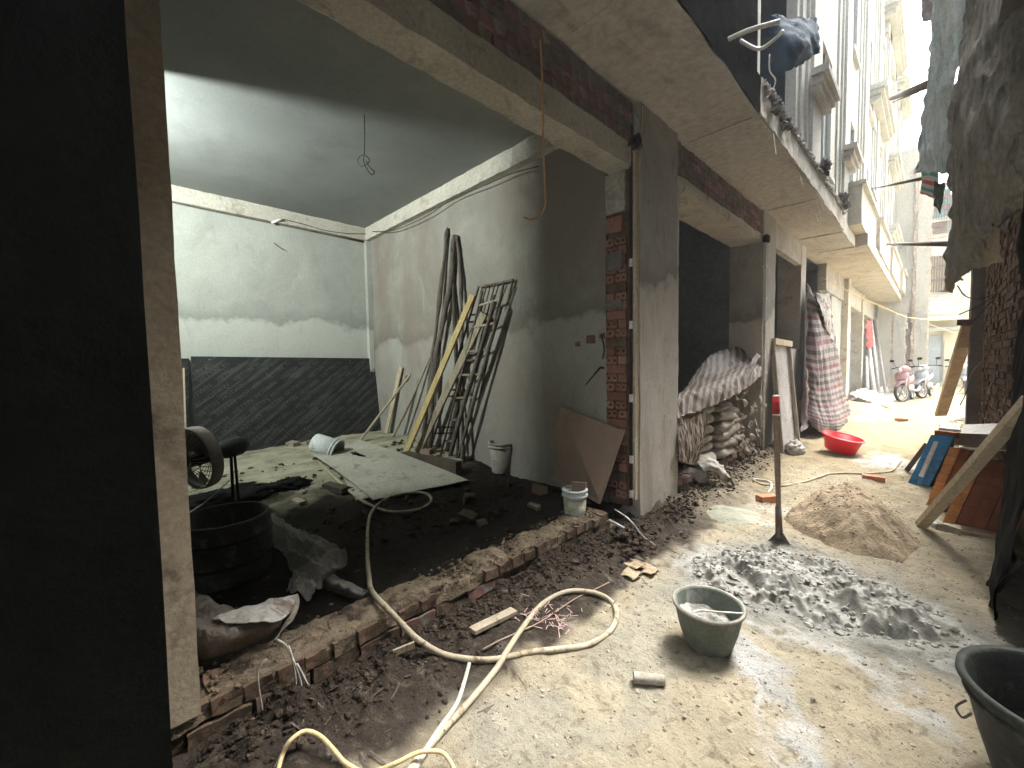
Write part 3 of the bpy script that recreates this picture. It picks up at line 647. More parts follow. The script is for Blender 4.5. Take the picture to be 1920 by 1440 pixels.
# balcony slab over the alley with spalled edge
def slab(u, v): pass
MB().rbox((-2.09, -3, 3.775), (-1.20, 11.2, 4.0), .12, .012, 2.5, maxn=130).build('balcony_slab', 'soffit', H, 'jutting concrete balcony slab with rough underside')
MB().rbox((-2.09, 11.2, 3.80), (-1.0, 27, 4.03), .25, .012, 2.5, maxn=80).build('balcony_slab', 'concrete_pale', H)
b = MB()
for i in range(1100):
    y = random.uniform(4.5, 9.5); r = random.uniform(.008, .03)
    clod(b, (-1.19+random.uniform(-.03, .03), y, 4.10+random.uniform(-.05, .02)-.03*nz((0, y, 0), 2)), r, 777+i, 1)
o = b.build('spalled_edge', 'concrete', H); o['kind'] = 'stuff'
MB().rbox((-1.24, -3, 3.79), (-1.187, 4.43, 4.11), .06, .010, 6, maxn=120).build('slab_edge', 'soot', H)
MB().rbox((-1.235, 4.44, 3.79), (-1.185, 9.6, 4.11), .06, .016, 6, maxn=120).build('slab_edge', 'concrete_pale', H)
# form board marks across the soffit
for y, x0, x1 in ((4.45, -1.85, -1.25), (7.35, -1.85, -1.22), (9.6, -1.85, -1.2), (11.1, -1.8, -1.1), (2.4, -1.8, -1.3)):
    MB().rbox((x0, y-.012, 3.762), (x1, y+.012, 3.778), .03, .006, 12).build('form_mark', 'concrete_pale', H)
# upper storeys
XU = -1.32
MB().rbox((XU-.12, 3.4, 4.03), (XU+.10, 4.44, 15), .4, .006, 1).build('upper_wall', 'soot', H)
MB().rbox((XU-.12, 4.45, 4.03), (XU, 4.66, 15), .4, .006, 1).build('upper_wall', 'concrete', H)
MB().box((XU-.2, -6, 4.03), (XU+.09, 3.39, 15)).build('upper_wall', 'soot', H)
MB().rbox((XU-.1, 4.45, 4.02), (XU+.06, 4.68, 6.9), .1, .003, 3).build('window_jamb', 'render_pale', H)
MB().box((XU-2.0, 3.4, 4.21), (XU-1.9, 7.2, 15)).build('inner_wall', 'netblue', H)
MB().box((XU-1.899, 4.73, 7.4), (XU-.14, 7.1, 7.6)).build('inner_ceiling', 'netblue', H)
MB().box((XU-1.899, 6.9, 4.21), (XU-.14, 7.1, 7.39)).build('inner_wall', 'netblue', H)
MB().box((XU-1.9, 4.66, 4.04), (XU-.13, 4.72, 9)).build('inner_wall', 'netblue', H)
MB().rbox((XU-.12, 4.66, 6.9), (XU, 6.45, 15), .4, .006, 1).build('upper_wall', 'render_pale', H)
def facade_bay(y0, first=False):
    """pilaster with stepped mouldings, capital, then a recessed window bay"""
    for a, c, d in ((0., .22, .03), (.22, .34, .06), (.34, .90, .10), (.90, 1.02, .06), (1.02, 1.2, .03)):
        MB().box((XU-.12, y0+a, 4.04), (XU+d, y0+c, 15)).build('pilaster', 'render_pale', H)
    cp = None
    for i, (z, e) in enumerate(((5.02, .05), (5.10, .09), (5.19, .14))):
        q = MB().box((XU+.101, y0+.28-e, z), (XU+.15+e, y0+.96+e, z+.085)).build('capital', 'concrete', H)
    MB().box((XU-.12, y0+1.2, 4.04), (XU, y0+1.5, 15)).build('upper_wall', 'render_pale', H)
    for zz in (4.4, 7.6, 10.8):
        wl = MB().box((XU-.12, y0+1.5, zz-.36), (XU, y0+2.35, zz+.1)).build('upper_wall', 'render_pale', H)
        MB().box((XU-.12, y0+1.5, zz+2.0), (XU, y0+2.35, zz+2.84)).build('upper_wall', 'render_pale', H)
        wf = MB().box((XU-.10, y0+1.5, zz+.1), (XU-.06, y0+2.35, zz+2.0)).build('window', 'dark_room', H)
        MB().box((XU-.06, y0+1.48, zz+.04), (XU+.07, y0+2.37, zz+.12)).build('sill', 'render_pale', wf)
        MB().box((XU-.06, y0+1.9, zz+.12), (XU-.03, y0+1.95, zz+2.0)).build('frame', 'render_grey', wf)
    MB().box((XU-.12, y0+2.35, 4.04), (XU, y0+2.8, 15)).build('upper_wall', 'render_pale', H)
for y0 in (6.6, 9.4, 12.2, 15.0, 17.8, 20.6, 23.4): facade_bay(y0)
MB().rbox((XU-.12, 6.45, 4.03), (XU, 6.6, 15), .4, .004, 1).build('upper_wall', 'render_pale', H)
for (y0, y1, z, o_) in ((14.2, 17.2, 8.0, .22), (19.5, 23.0, 8.1, .22), (17.5, 21.5, 11.9, .25), (22.5, 26, 12.0, .25), (20.5, 25.2, 5.9, .2)):
    for k, (dz, e) in enumerate(((0, 0.), (.13, .07), (.24, .13))):
        MB().box((XU-.05, y0-e, z+dz), (XU+o_+e, y1+e, z+dz+.115)).build('cornice', 'render_pale', H)
    MB().box((XU-.05, y0+.2, z-.35), (XU+o_-.15, y1-.2, z-.002)).build('cornice_soffit', 'render_pale', H)
for (y0, y1, xo) in ((10.3, 13.0, -1.02), (13.4, 16.6, -.97), (17.2, 21, -.94), (21.6, 27, -.88)):
    MB().rbox((XU+.002, y0, 4.032), (xo, y1, 4.75), .3, .01, 2).build('fascia', 'concrete_pale', H)
    MB().box((XU+.01, y0-.05, 4.752), (xo+.06, y1+.05, 4.83)).build('fascia_moulding', 'render_pale', H)
MB().box((-6.5, 26.8, 0), (-1.3, 27.0, 15)).build('end_wall', 'render_pale', H)
MB().box((-6.5, -6, 4.1), (XU-.22, 27, 4.2)).build('upper_floor', 'dark_room', H)

# things on the upper front
b = MB().tube([onx(1352, 80, -1.24), onx(1400, 58, -1.05), onx(1462, 40, -.85)], .017, 8, 3)
single(b, 'steel_pipe', 'rebar', 'straight pale pipe stub poking out above the balcony slab edge', 'pipe')
b = MB().tube([onx(1388, 76, -1.2), onx(1420, 92, -1.1), onx(1445, 80, -1.0), onx(1468, 58, -.9)], .014, 8, 5)
single(b, 'steel_pipe', 'rebar', 'bent pale pipe curling upward above the balcony slab edge', 'pipe')
single(MB().tube([onx(1443, 102, -1.15), onx(1443, 132, -1.15), onx(1454, 150, -1.14), onx(1447, 172, -1.16), onx(1436, 185, -1.18)], .006, 6, 4), 'hanging_wire', 'rebar', 'thin kinked pale wire dangling at the dark upper window', 'wire')
b = cloth([[onx(1440,30,-1.3), onx(1490,34,-1.15), onx(1526,36,-1.05)], [onx(1440,80,-1.3), onx(1490,80,-1.05), onx(1532,80,-1.0)], [onx(1440,150,-1.3), onx(1485,130,-1.1), onx(1534,98,-1.0)]], 26, 26, .03, 4, 5, (1, 0, 0), .03)
single(b, 'net_sheet', 'netblue', 'dark blue torn sheet hanging out of the upper window opening', 'tarp')
for i, (px, py, s) in enumerate(((1452, 200, .08), (1545, 310, .13), (1580, 378, .14), (1472, 232, .07))):
    p = onx(px, py, -1.16); b = MB()
    for k in range(12): clod(b, p+Vector((random.uniform(-.04, .04), random.uniform(-s, s), random.uniform(-s, s)*.7)), random.uniform(.3, .6)*s, 300+i*20+k, 1)
    single(b, 'rubble_lump', 'concrete_dark', ['small dark broken lump at the slab edge under the blue sheet', 'dark rag-like lump hanging below the first pilaster', 'largest dark broken bracket below the second pilaster', 'dark chipped lump on the slab edge near the kinked wire'][i], 'rubble')
t = thing('torn_strips', 'torn white strips hanging from the broken balcony slab edge', 'debris', onx(1540, 380, -1.17))
for px, py, l in ((1450, 250, .2), (1540, 380, .12), (1536, 392, .16), (1530, 402, .1), (1500, 330, .1)):
    p = onx(px, py, -1.17); MB().bar(p, p+Vector((.02, .03, -l)), .012, .004).build('strip', 'pvc', t)

# ================================================================== LEFT FOREGROUND
H2 = thing('shade_dark_wall', 'rendered wall filling the left foreground, shade painted in as near-black grey green', 'wall', (-1.7, -1, 0))
MB().rbox((-1.78, -3.5, -.05), (-1.60, .0775, 4.2), .25, .006, 2).build('wall_face', 'shade_dark_wall', H2)
P2 = thing('corner_column', 'brown rendered corner column beside the dark left foreground wall', 'column', (-2, .1, 0))
MB().rbox((-2.12, -.2, .19), (-1.9, .182, 3.9), .08, .004, 6).build('shaft', 'strip_conc', P2)

# ================================================================== BRICK SILL
S = thing('brick_sill', 'low broken brick sill across the front of the open room, capped with dried mud', 'wall', (-2, 1.5, 0))
sp = []
y = -.25
while y < 2.93:   # header course on top
    gone = random.random() < .06
    if not gone: sp.append(((-2.02+random.uniform(-.008, .012)+(.01 if y > 1.6 else 0), y+.05, .172+random.uniform(-.006, .004)), (random.uniform(-.04, .04), random.uniform(-.06, .04), random.uniform(-.08, .08)), (1, 1, 1)))
    y += .116
lay_bricks(S, sp, [brick_mesh(.21, .10, .062, s, .009, .03) for s in range(4)], ['brick_mud', 'brick_mud', 'mudcap'])
sp = []
for r, z in enumerate((.10, .03, -.04)):
    y = -.3 + r*.1
    while y < 2.93:
        if random.random() > .08: sp.append(((-1.965+random.uniform(-.012, .012), y+.1, z), (random.uniform(-.02, .02), random.uniform(-.05, .05), random.uniform(-.03, .03)), (1, 1, 1)))
        y += .222
lay_bricks(S, sp, [brick_mesh(.10, .208, .06, s+10, .008, .03) for s in range(4)], ['brick_mud', 'brick_mud', 'brick_dark'])
MB().rbox((-2.12, -.4, -.1), (-1.945, 2.93, .15), .1, .015, 8).build('mortar_core', 'mortar_dark', S)
b = MB()
def cap(u, v):
    y = -.3+3.25*v; x = -2.16 + (.245 + .03*nz((0, y, 0), 5, 3))*u
    e = min(u, 1-u)*2; t = fbm((x, y, 0), 9, 3, 4)
    cov = sst(-.35, .3, nz((x, y, 0), 3.2, 7) + .25*(1 if y < 1.3 else -.15) - .25*sst(2.2, 2.8, y))
    return (x, y, .170 + (.040*cov+.012)*sst(0, .25, e) + .018*t*cov + .008*fbm((x, y, 0), 30, 3, 2) - .03*(1-sst(0, .12, e)))
b.grid(cap, 26, 330); b.build('mud_cap', 'mudcap', S)
b = MB()
for i in range(700):
    y = random.uniform(-.2, 2.95); x = -2.04+random.gauss(0, .06); clod(b, (x, y, .215+random.uniform(-.01, .01)), random.uniform(.004, .016), i+400)
o = b.build('crumbs', 'mudcap', S); o['kind'] = 'stuff'
S2 = thing('brick_ledge', 'muddy brick ledge under the cement sacks and striped tarp', 'wall', (-2, 5.8, 0))
sp = []
for r, z in enumerate((.16, .085, .01)):
    y = 4.24+(r % 2)*.11
    while y < 7.2: sp.append(((-1.95+random.uniform(-.02, .02), y+.1, z), (0, random.uniform(-.06, .06), random.uniform(-.05, .05)), (1, 1, 1))); y += .225
lay_bricks(S2, sp, [brick_mesh(.12, .205, .062, s+20, .012, .03) for s in range(3)], ['brick_mud', 'mudcap', 'brick_dark'])
MB().rbox((-2.4, 4.24, -.1), (-1.97, 7.25, .19), .08, .025, 7).build('mortar_core', 'soil', S2)

# ================================================================== PIPES AND CABLES ON THE FRONT
b = MB().tube([onx(1435, 455, -1.84), onx(1434, 560, -1.84), onx(1432, 700, -1.84), onx(1430, 862, -1.84)], .022, 10)
t = thing('downpipe', 'thin white downpipe fixed to the second column', 'pipe', b.v[-1]); b.build('pipe', 'pvc', t)
for py in (500, 560, 630, 700, 760): 
    p = onx(1434, py, -1.85); MB().lathe([(.03, -.02), (.034, 0), (.03, .02)], 10, Matrix.Translation(p)).build('clip', 'pvc', t)
p = onx(1437, 450, -1.84); MB().lathe([(0, -.05), (.05, -.04), (.055, .05), (.03, .08), (0, .08)], 10, Matrix.Translation(p)).build('bracket', 'black', t)
t = thing('cable_bundle', 'black cable clump with white conduit tails at the top of the first column', 'cable', onx(1190, 270, -1.82))
for px0, px1, a in ((1190, 1192, 215), (1195, 1196, 222)): MB().tube([onx(px0, a, -1.84), onx(px1, 262, -1.84)], .009, 7).build('conduit', 'rebar', t)
MB().tube([onx(1205, 200, -1.84), onx(1203, 240, -1.84), onx(1192, 258, -1.82)], .005, 6, 5).build('tail', 'rebar', t)
b = MB()
for k in range(14): clod(b, onx(1190+random.uniform(-7, 7), 268+random.uniform(-12, 10), -1.83), .03, 50+k, 1)
b.build('clump', 'black', t); MB().tube([onx(1185, 280, -1.84), onx(1203, 276, -1.8), onx(1198, 262, -1.8)], .006, 6, 4).build('tail', 'black', t)
single(MB().tube([onx(1013, 75, -1.86), onx(1018, 180, -1.86), onx(1018, 260, -1.86), onx(1022, 360, -1.86), onx(1021, 388, -1.86), onx(1010, 406, -1.87), onx(995, 412, -1.88), onx(982, 407, -1.9)], .007, 6, 6), 'hanging_cable', 'wire_orange', 'long orange cable hanging from the lintel and curling at its end', 'cable')
def ceil_pt(px, py): return onz(px, py, ZC-.005)
c0 = ceil_pt(683, 215); yy = c0.y
def cp(px, py): return ony(px, py, yy)
t = thing('ceiling_wire', 'thin dark wire dangling from the room ceiling with looped end', 'wire', c0)
MB().tube([c0, cp(684, 250), cp(683, 290)], .004, 5).build('strand', 'wire', t)
MB().tube([cp(683,290), cp(674,294), cp(671,304), cp(678,312), cp(690,306), cp(692,298), cp(684,292), cp(682,304), cp(690,320), cp(697,328), cp(702,322), cp(694,314), cp(686,302)], .004, 5, 5).build('loop', 'wire', t)
single(MB().tube([ony(693,437,YS-.1)+Vector((.1,-.0,0)), ony(740,431,YS-.1), ony(800,405,YS-.1), ony(850,372,YS-.1), ony(915,345,YS-.1), ony(960,325,YS-.1), ony(1010,312,YS-.1)], .006, 6, 5), 'wall_cable', 'wire', 'dark cable sagging along the beam on the side wall', 'cable')
single(MB().tube([onx(532,411,XB+.1), onx(575,422,XB+.1), onx(610,432,XB+.1), onx(655,438,XB+.1), onx(688,438,XB+.1)], .005, 6, 5), 'wall_cable', 'wire', 'dark cable drooping along the beam on the back wall', 'cable')
t = thing('wall_pipe', 'dark pipe run under the beam on the back wall with pale elbow', 'pipe', onx(500, 415, XB+.04))
MB().tube([onx(322,377,XB+.03), onx(385,391,XB+.03), onx(510,417,XB+.03), onx(560,427,XB+.03), onx(680,453,XB+.03)], .016, 7, 2).build('run', 'steel', t)
MB().tube([onx(509,418,XB+.06), onx(527,411,XB+.13)], .018, 9).build('elbow', 'pvc', t)
single(MB().tube([ony(1131,690,3.2), ony(1125,690,3.2), ony(1112,705,3.1), ony(1098,722,3.0)], .012, 7, 4, r2=.004), 'frayed_cable', 'black', 'black frayed cable sticking out beside the brick jamb', 'cable')
single(MB().tube([ony(1128,628,3.3), ony(1133,655,3.25), ony(1130,672,3.28)], .008, 6, 4), 'socket_cable', 'wire', 'short dark cable hanging by the socket holes', 'cable')
p = onx(522, 462, XB+.01); single(MB().tube([p+Vector((0,-.06,.04)), p, p+Vector((.03,.07,-.05))], .006, 6, 3), 'wall_nail_wire', 'wire', 'short bent wire stuck in the back wall below the elbow', 'wire')

# ================================================================== INSIDE THE ROOM
# black film-faced boards against the back wall
xq = XB+.28
t = thing('formwork_board', 'large black film-faced formwork board leaning on the back wall', 'board', onx(540, 840, xq))
tl = onx(358, 668, XB+.06); tr = onx(712, 672, XB+.06); bl = onx(366, 860, xq); br = onx(730, 808, xq)
def quadslab(bl, br, tr, tl, th, nu=1, nv=1):
    n = (br-bl).cross(tl-bl).normalized()*th
    b = MB(); P = [bl, br, tr, tl]; b.add(P+[p-n for p in P], [(0,1,2,3),(7,6,5,4),(0,4,5,1),(1,5,6,2),(2,6,7,3),(3,7,4,0)]); return b
quadslab(bl, br, tr, tl, .018).build('panel', 'board_black', t)
nrm = (br-bl).cross(tl-bl).normalized()
# faint repeated diagonal print on the film
tm = pmat('faint_film_print', (.075,.078,.072), (.105,.108,.10), 3, bs=30)
uax = (br-bl).normalized(); vax = nrm.cross(uax)
ang = R(36); d1 = uax*math.cos(ang)+vax*math.sin(ang); d2 = nrm.cross(d1)
cur = bpy.data.curves.new('print', 'FONT'); cur.body = 'VIETTIN  HOTWIN'; cur.size = .085
tmp = bpy.data.objects.new('print', cur); COL.objects.link(tmp); bpy.context.view_layer.update()
tmesh = bpy.data.meshes.new_from_object(tmp); bpy.data.objects.remove(tmp)
tw = max(v.co.x for v in tmesh.vertices); tmesh.materials.clear(); tmesh.materials.append(tm)
W_ = (br-bl).length; Hh = (tl-bl).length; pv = []; pf = []
bvs = [v.co.copy() for v in tmesh.vertices]; bfs = [tuple(p.vertices) for p in tmesh.polygons]
for i in range(-4, 30):
    for k in range(-2, 6):
        base = Vector((i*.17 - 1.0 + k*0, 0))
        o0 = bl + uax*(i*.20-1.4+k*tw*1.12*math.cos(ang)) + vax*(k*tw*1.12*math.sin(ang) - .4) + nrm*.003
        q = [o0 + d1*v.x + d2*v.y for v in bvs]
        c = [( (x-bl).dot(uax), (x-bl).dot(vax)) for x in q]
        okv = [.04 < a < W_-.06 and .04 < e < Hh-.10 for a, e in c]
        if not any(okv): continue
        o = len(pv); pv += q; pf += [tuple(x+o for x in f) for f in bfs if all(okv[x] for x in f)]
b = MB(); b.add(pv, pf); b.build('print', tm, t)
t = thing('formwork_board', 'narrow end of a second black board beside the corner column', 'board', onx(345, 850, xq))
quadslab(onx(300, 866, xq), onx(356, 866, xq-.05), onx(354, 672, XB+.03), onx(290, 672, XB+.03), .018).build('panel', 'board_black', t)
MB().bar(onx(344, 690, XB+.2), onx(349, 850, xq+.02), .02, .02).build('edge_strip', 'wood_pale', t)
# loose plywood sheets on the floor
def fp(px, py, dz=.0): return onf(px, py, dz)
P = [fp(583,850,.10), fp(675,825,.10), fp(878,900,.05), fp(700,937,.04)]
t = thing('plywood_sheet', 'upper dusty plywood sheet on the floor with a torn hole', 'board', P[3])
pn = (P[1]-P[0]).cross(P[3]-P[0]).normalized(); 
if pn.z < 0: pn = -pn
def inhole(u, v): return math.hypot((u-.28)/.10, (v-.52)/.055) < 1 + .5*nz((u*9, v*9, 0), 1)
b = MB(); NU, NV = 40, 40; idx = {}
def pp(u, v):
    a = P[0].lerp(P[1], v); c = P[3].lerp(P[2], v); q = a.lerp(c, u); return q + pn*(.025*math.sin(u*3.1)*1 + .006*nz(q, 3))
for lay in (0, 1):
    for i in range(NU+1):
        for j in range(NV+1): idx[lay, i, j] = len(b.v); b.v.append(pp(i/NU, j/NV)-pn*.009*lay)
keep = set()
for i in range(NU):
    for j in range(NV):
        if not inhole((i+.5)/NU, (j+.5)/NV): keep.add((i, j))
for (i, j) in keep:
    for lay in (0, 1):
        f = (idx[lay,i,j], idx[lay,i+1,j], idx[lay,i+1,j+1], idx[lay,i,j+1]); b.f.append(f if lay else f[::-1]); b.sm.append(False)
    for di, dj, A, B in ((-1,0,(i,j),(i,j+1)), (1,0,(i+1,j+1),(i+1,j)), (0,-1,(i+1,j),(i,j)), (0,1,(i,j+1),(i+1,j+1))):
        if (i+di, j+dj) not in keep:
            b.f.append((idx[(0,)+A], idx[(0,)+B], idx[(1,)+B], idx[(1,)+A])); b.sm.append(False)
b.build('sheet', 'ply', t)
P_ = [fp(625,862,.03), fp(690,870,.03), fp(790,915,.02), fp(668,937,.02)]
t = thing('plywood_sheet', 'lower dusty plywood sheet poking out under the holed one', 'board', P_[3]); quadslab(P_[0], P_[3], P_[2], P_[1], .009).build('sheet', 'ply', t)

# tipped white bucket
def pail(t, mtx, r0, r1, h, mat, wall=.006, rim=True, seed=0, amp=0.):
    MB().lathe([(0, 0), (r0*.96, 0), (r0, .01), (r1, h), (r1-wall, h), (r0-wall, .012), (0, .012)], 36, mtx, amp, seed).build('body', mat, t)
    if rim:
        MB().lathe([(r1+.001, h-.05), (r1+.012, h-.05), (r1+.012, h-.035), (r1+.001, h-.035)], 36, mtx, amp, seed).build('collar', mat, t)
        MB().lathe([(r1-.008, h-.006), (r1+.010, h-.010), (r1+.012, h+.004), (r1-.008, h+.008)], 36, mtx, amp, seed).build('rim', mat, t)
c = fp(612, 838, .16)
t = thing('bucket', 'white plastic bucket tipped over in front of the black board', 'bucket', c)
ax = Vector((.62, .50, -.28)).normalized(); mt = Matrix.Translation(c-ax*.17) @ ax.to_track_quat('Z', 'Y').to_matrix().to_4x4()
pail(t, mt, .125, .145, .33, 'plastic_white')
b = MB()
for k in range(7): clod(b, c - ax*.0 + ax*.1 + Vector((random.uniform(-.03,.03), random.uniform(-.03,.03), -.05)), .04, 70+k)
b.build('dried_mortar', 'soil', t)
# poles and timbers leaning on the side wall
YW = YS-.03
def wall(px, py, d=0.): return ony(px, py, YW-d)
g = 'timber poles leaning on the side wall'
def proj(p):
    v = Vector(p)-EYE; z = v.dot(FWD); return 960+F*v.dot(RT)/z, 720-F*v.dot(UP)/z
def foot(px, py):
    p = fp(px, py)
    while p.y > 3.20: py += 1; p = fp(px, py)
    return p
def lean(b0, t0, mids=()):
    """points of a pole whose foot and head are known and whose slight bends are seen from the alley"""
    y0 = proj(b0)[1]; y1 = proj(t0)[1]; out = [b0]
    for px, py in mids: f = (y0-py)/(y0-y1); out.append(ony(px, py, b0.y+(t0.y-b0.y)*f))
    return out + [t0]
single(MB().tube(lean(foot(792,806), wall(839,427), ((803,740),(815,640),(829,519))), .028, 10, 5, .022, 1), 'timber_pole', 'bark', 'leftmost and tallest bark pole leaning on the side wall', 'pole', g)
single(MB().tube(lean(foot(806,812), wall(853,441), ((812,712),(829,610),(843,540))), .040, 12, 5, .024, 2), 'timber_pole', 'bark', 'thickest crooked bark pole leaning between two thinner ones', 'pole', g)
single(MB().tube(lean(foot(868,800), wall(857,442), ((866,690),(865,590),(864,520))), .026, 10, 5, .020, 3), 'timber_pole', 'bark', 'rightmost bark pole with its top beside the thick one', 'pole', g)
single(MB().tube(lean(foot(858,803), wall(849,516), ((856,700),)), .024, 10, 4, .018, 4), 'timber_pole', 'wood_dark', 'short pole half hidden behind the thick bark pole', 'pole', g)
single(MB().tube(lean(foot(737,820), wall(806,670), ((772,748),)), .017, 9, 5, .010, 5), 'timber_pole', 'wood', 'thin grey stick leaning low beside the white pouch', 'pole', g)
single(MB().bar(foot(760,852), wall(887,553,.10), .075, .035, Vector((1,.3,0)), 4, .004), 'plank', 'wood_yellow', 'long yellow plank leaning on the side wall', 'plank')
single(MB().bar(foot(783,848), wall(908,588,.08), .09, .04, Vector((1,.3,0)), 4, .004, 2), 'plank', 'wood', 'grey weathered plank leaning right of the yellow plank', 'plank')
single(MB().bar(foot(797,836), wall(893,600,.03), .07, .03, Vector((.6,-.6,0)), 4, .004, 3), 'plank', 'wood_dark', 'dark narrow batten leaning behind the grey plank', 'plank')
single(MB().tube(lean(foot(843,852), wall(928,566,.16), ((872,750),)), .030, 10, 4, .020, 8), 'timber_pole', 'bark', 'round bark log leaning across the steel grille', 'pole', g)
single(MB().tube(lean(foot(858,846), wall(940,575,.10), ((893,735),)), .022, 10, 4, .016, 9), 'timber_pole', 'bark', 'thin bark log leaning right of the round log', 'pole', g)
# steel grille ladder
t = thing('steel_grille', 'tall rusty steel window grille leaning on the side wall', 'grille', fp(840, 846))
TL, TR_, BR, BL = wall(898,536,.02), wall(962,523,.02), fp(888,842), fp(806,846)
def gp(u, v): return BL.lerp(BR, u).lerp(TL.lerp(TR_, u), v)
for u in (0, .25, .5, .75, 1): MB().tube([gp(u, 0), gp(u, 1)], .010 if 0 < u < 1 else .014, 6).build('bar', 'steel', t)
for v in (.12, .16, .36, .40, .58, .62, .80, .84, .995): MB().bar(gp(0, v), gp(1, v), .022, .012, Vector((0,0,1))).build('crossbar', 'steel', t)
t = thing('steel_ladder', 'narrow rusty ladder leaning in front of the steel grille', 'ladder', fp(830, 850))
A0, A1, B0, B1 = fp(826,855), wall(905,545,.12), fp(876,852), wall(945,530,.12)
MB().tube([A0, A1], .014, 7).build('rail', 'steel', t); MB().tube([B0, B1], .014, 7).build('rail', 'steel', t)
for v in (.1, .24, .38, .52, .66, .8, .92): MB().bar(A0.lerp(A1, v), B0.lerp(B1, v), .022, .014, Vector((0,0,1))).build('rung', 'wood', t)
# broken boards at the board's right end
single(MB().bar(fp(672,830), ony(770,702,3.2), .055, .022, Vector((1,0,.2)), 3, .003), 'plank', 'wood', 'thin batten lying diagonally over the black board corner', 'plank')
single(MB().bar(fp(724,812), wall(752,688), .10, .02, Vector((1,0,0)), 3, .003), 'plank', 'wood_pale', 'short wide board standing against the side wall corner', 'plank')
single(MB().bar(fp(756,800), wall(764,706), .05, .03, Vector((1,0,0)), 3, .003), 'plank', 'wood_dark', 'short dark board end beside the wide board', 'plank')
single(MB().rbox((0,0,0),(1.0,.09,.13), .1, .006, 6), 'timber_beam', 'wood_dark', 'dark squared timber lying at the foot of the leaning planks', 'beam')
o = bpy.data.objects['timber_beam']; q0, q1 = fp(768, 862), fp(850, 890); o.location = (q0+q1)/2; o.rotation_euler = (0, 0, math.atan2((q1-q0).y, (q1-q0).x))
# white pouch
t = fp(756, 812)
b = MB(); b.lathe([(0, 0), (.09, .01), (.12, .08), (.10, .2), (.055, .3), (.05, .31), (.09, .2), (.10, .09), (0, .03)], 18, Matrix.Translation(t) @ Matrix.Rotation(.35, 4, 'Y') @ Matrix.Diagonal((1, .6, 1, 1)), .02, 3)
single(b, 'pouch', 'sackwhite', 'white crumpled pouch slumped against the side wall', 'bag')
# mortar-crusted tub and paint pail
c = fp(943, 884); t = thing('bucket', 'tall mortar-crusted tub standing by the side wall', 'bucket', c)
pail(t, Matrix.Translation(c), .135, .165, .36, 'plastic_crust', .01, True, 2, .004)
c = onz(1078, 964, .20); t = thing('bucket', 'white paint pail with green label standing on the brick sill end', 'bucket', c)
pail(t, Matrix.Translation(c), .085, .098, .215, 'plastic_white', .004, True, 5, .001)
M['green_label'] = pmat('faded_green_label', (.36,.40,.20), (.50,.53,.36), 9, (.6,.6,.55), 12, (.5,.6), bs=30)
MB().lathe([(.0905, .04), (.0965, .15), (.0975, .15), (.0915, .04)], 30, Matrix.Translation(c)).build('label', 'green_label', t)
single(quadslab(c+Vector((-.055,.03,.12)), c+Vector((.06,.05,.12)), c+Vector((.07,.06,.27)), c+Vector((-.06,.03,.26)), .03), 'broken_tile', 'panel_brown', 'broken brown tile sticking out of the white paint pail', 'tile')
# brown square board
single(quadslab(onz(1006,882,.24), onz(1124,945,.24), ony(1170,808,3.28), ony(1048,760,3.3), .012), 'square_board', 'panel_brown', 'brown square board propped on a corner against the brick jamb', 'board')
# loose tiles and brick pieces on the room floor
def chunk(px, py, s, label, mat='brick_mud', rz=.4, tilt=.2, dz=.03, name='broken_brick', plane=None):
    b = MB().rbox((-s[0]/2, -s[1]/2, -s[2]/2), (s[0]/2, s[1]/2, s[2]/2), .03, .009, 14, px)
    o = tag(b.build(name, mat), label, 'brick', 'broken bricks and tiles on the room floor')
    o.location = fp(px, py)+Vector((0, 0, dz)); o.rotation_euler = (tilt, tilt*.5, rz); return o
chunk(878, 975, (.16,.10,.07), 'larger broken brick on the dark floor before the hose loop', rz=.3)
chunk(880, 950, (.10,.08,.09), 'squarish brick half standing on the larger broken brick', rz=1.1, dz=.08)
chunk(905, 990, (.12,.07,.05), 'low brick piece right of the larger broken brick', rz=-.4)
chunk(852, 985, (.08,.06,.04), 'small brick scrap left of the larger broken brick', rz=.9)
chunk(1012, 930, (.16,.12,.02), 'rounded pale brown tile piece before the square board', 'panel_brown', .9, .7, .06, 'broken_tile')
chunk(1002, 955, (.12,.05,.03), 'dusty fragment at the foot of the rounded tile piece', 'rock', .2)
chunk(855, 868, (.16,.12,.03), 'flat pale slab beside the crusted tub', 'ply', .4, .05)
chunk(880, 858, (.25,.05,.02), 'narrow batten offcut behind the crusted tub', 'wood', -.5, .05)
chunk(895, 850, (.25,.04,.02), 'second narrow batten offcut behind the crusted tub', 'wood', -.3, .08)
chunk(800, 850, (.15,.10,.07), 'brown brick near the foot of the yellow plank', 'panel_brown', .4, .1)
chunk(550, 838, (.16,.12,.10), 'muddy stone at the foot of the black board', 'rock', .4, .1)
chunk(585, 835, (.12,.09,.09), 'brown lump touching the tipped bucket', 'mudcap', .9, .1)
chunk(655, 812, (.14,.10,.12), 'dark rubble lump right of the tipped bucket', 'mudcap', .9, .1)
chunk(630, 920, (.30,.10,.06), 'dark board scrap on the floor in front of the plywood', 'wood_dark', .3, .05)
chunk(560, 945, (.14,.07,.02), 'pale dusty scrap on the dark floor', 'wood', .3, .05)
chunk(450, 845, (.22,.04,.03), 'white stick on the floor beside the fan motor', 'pvc', .6, .15)
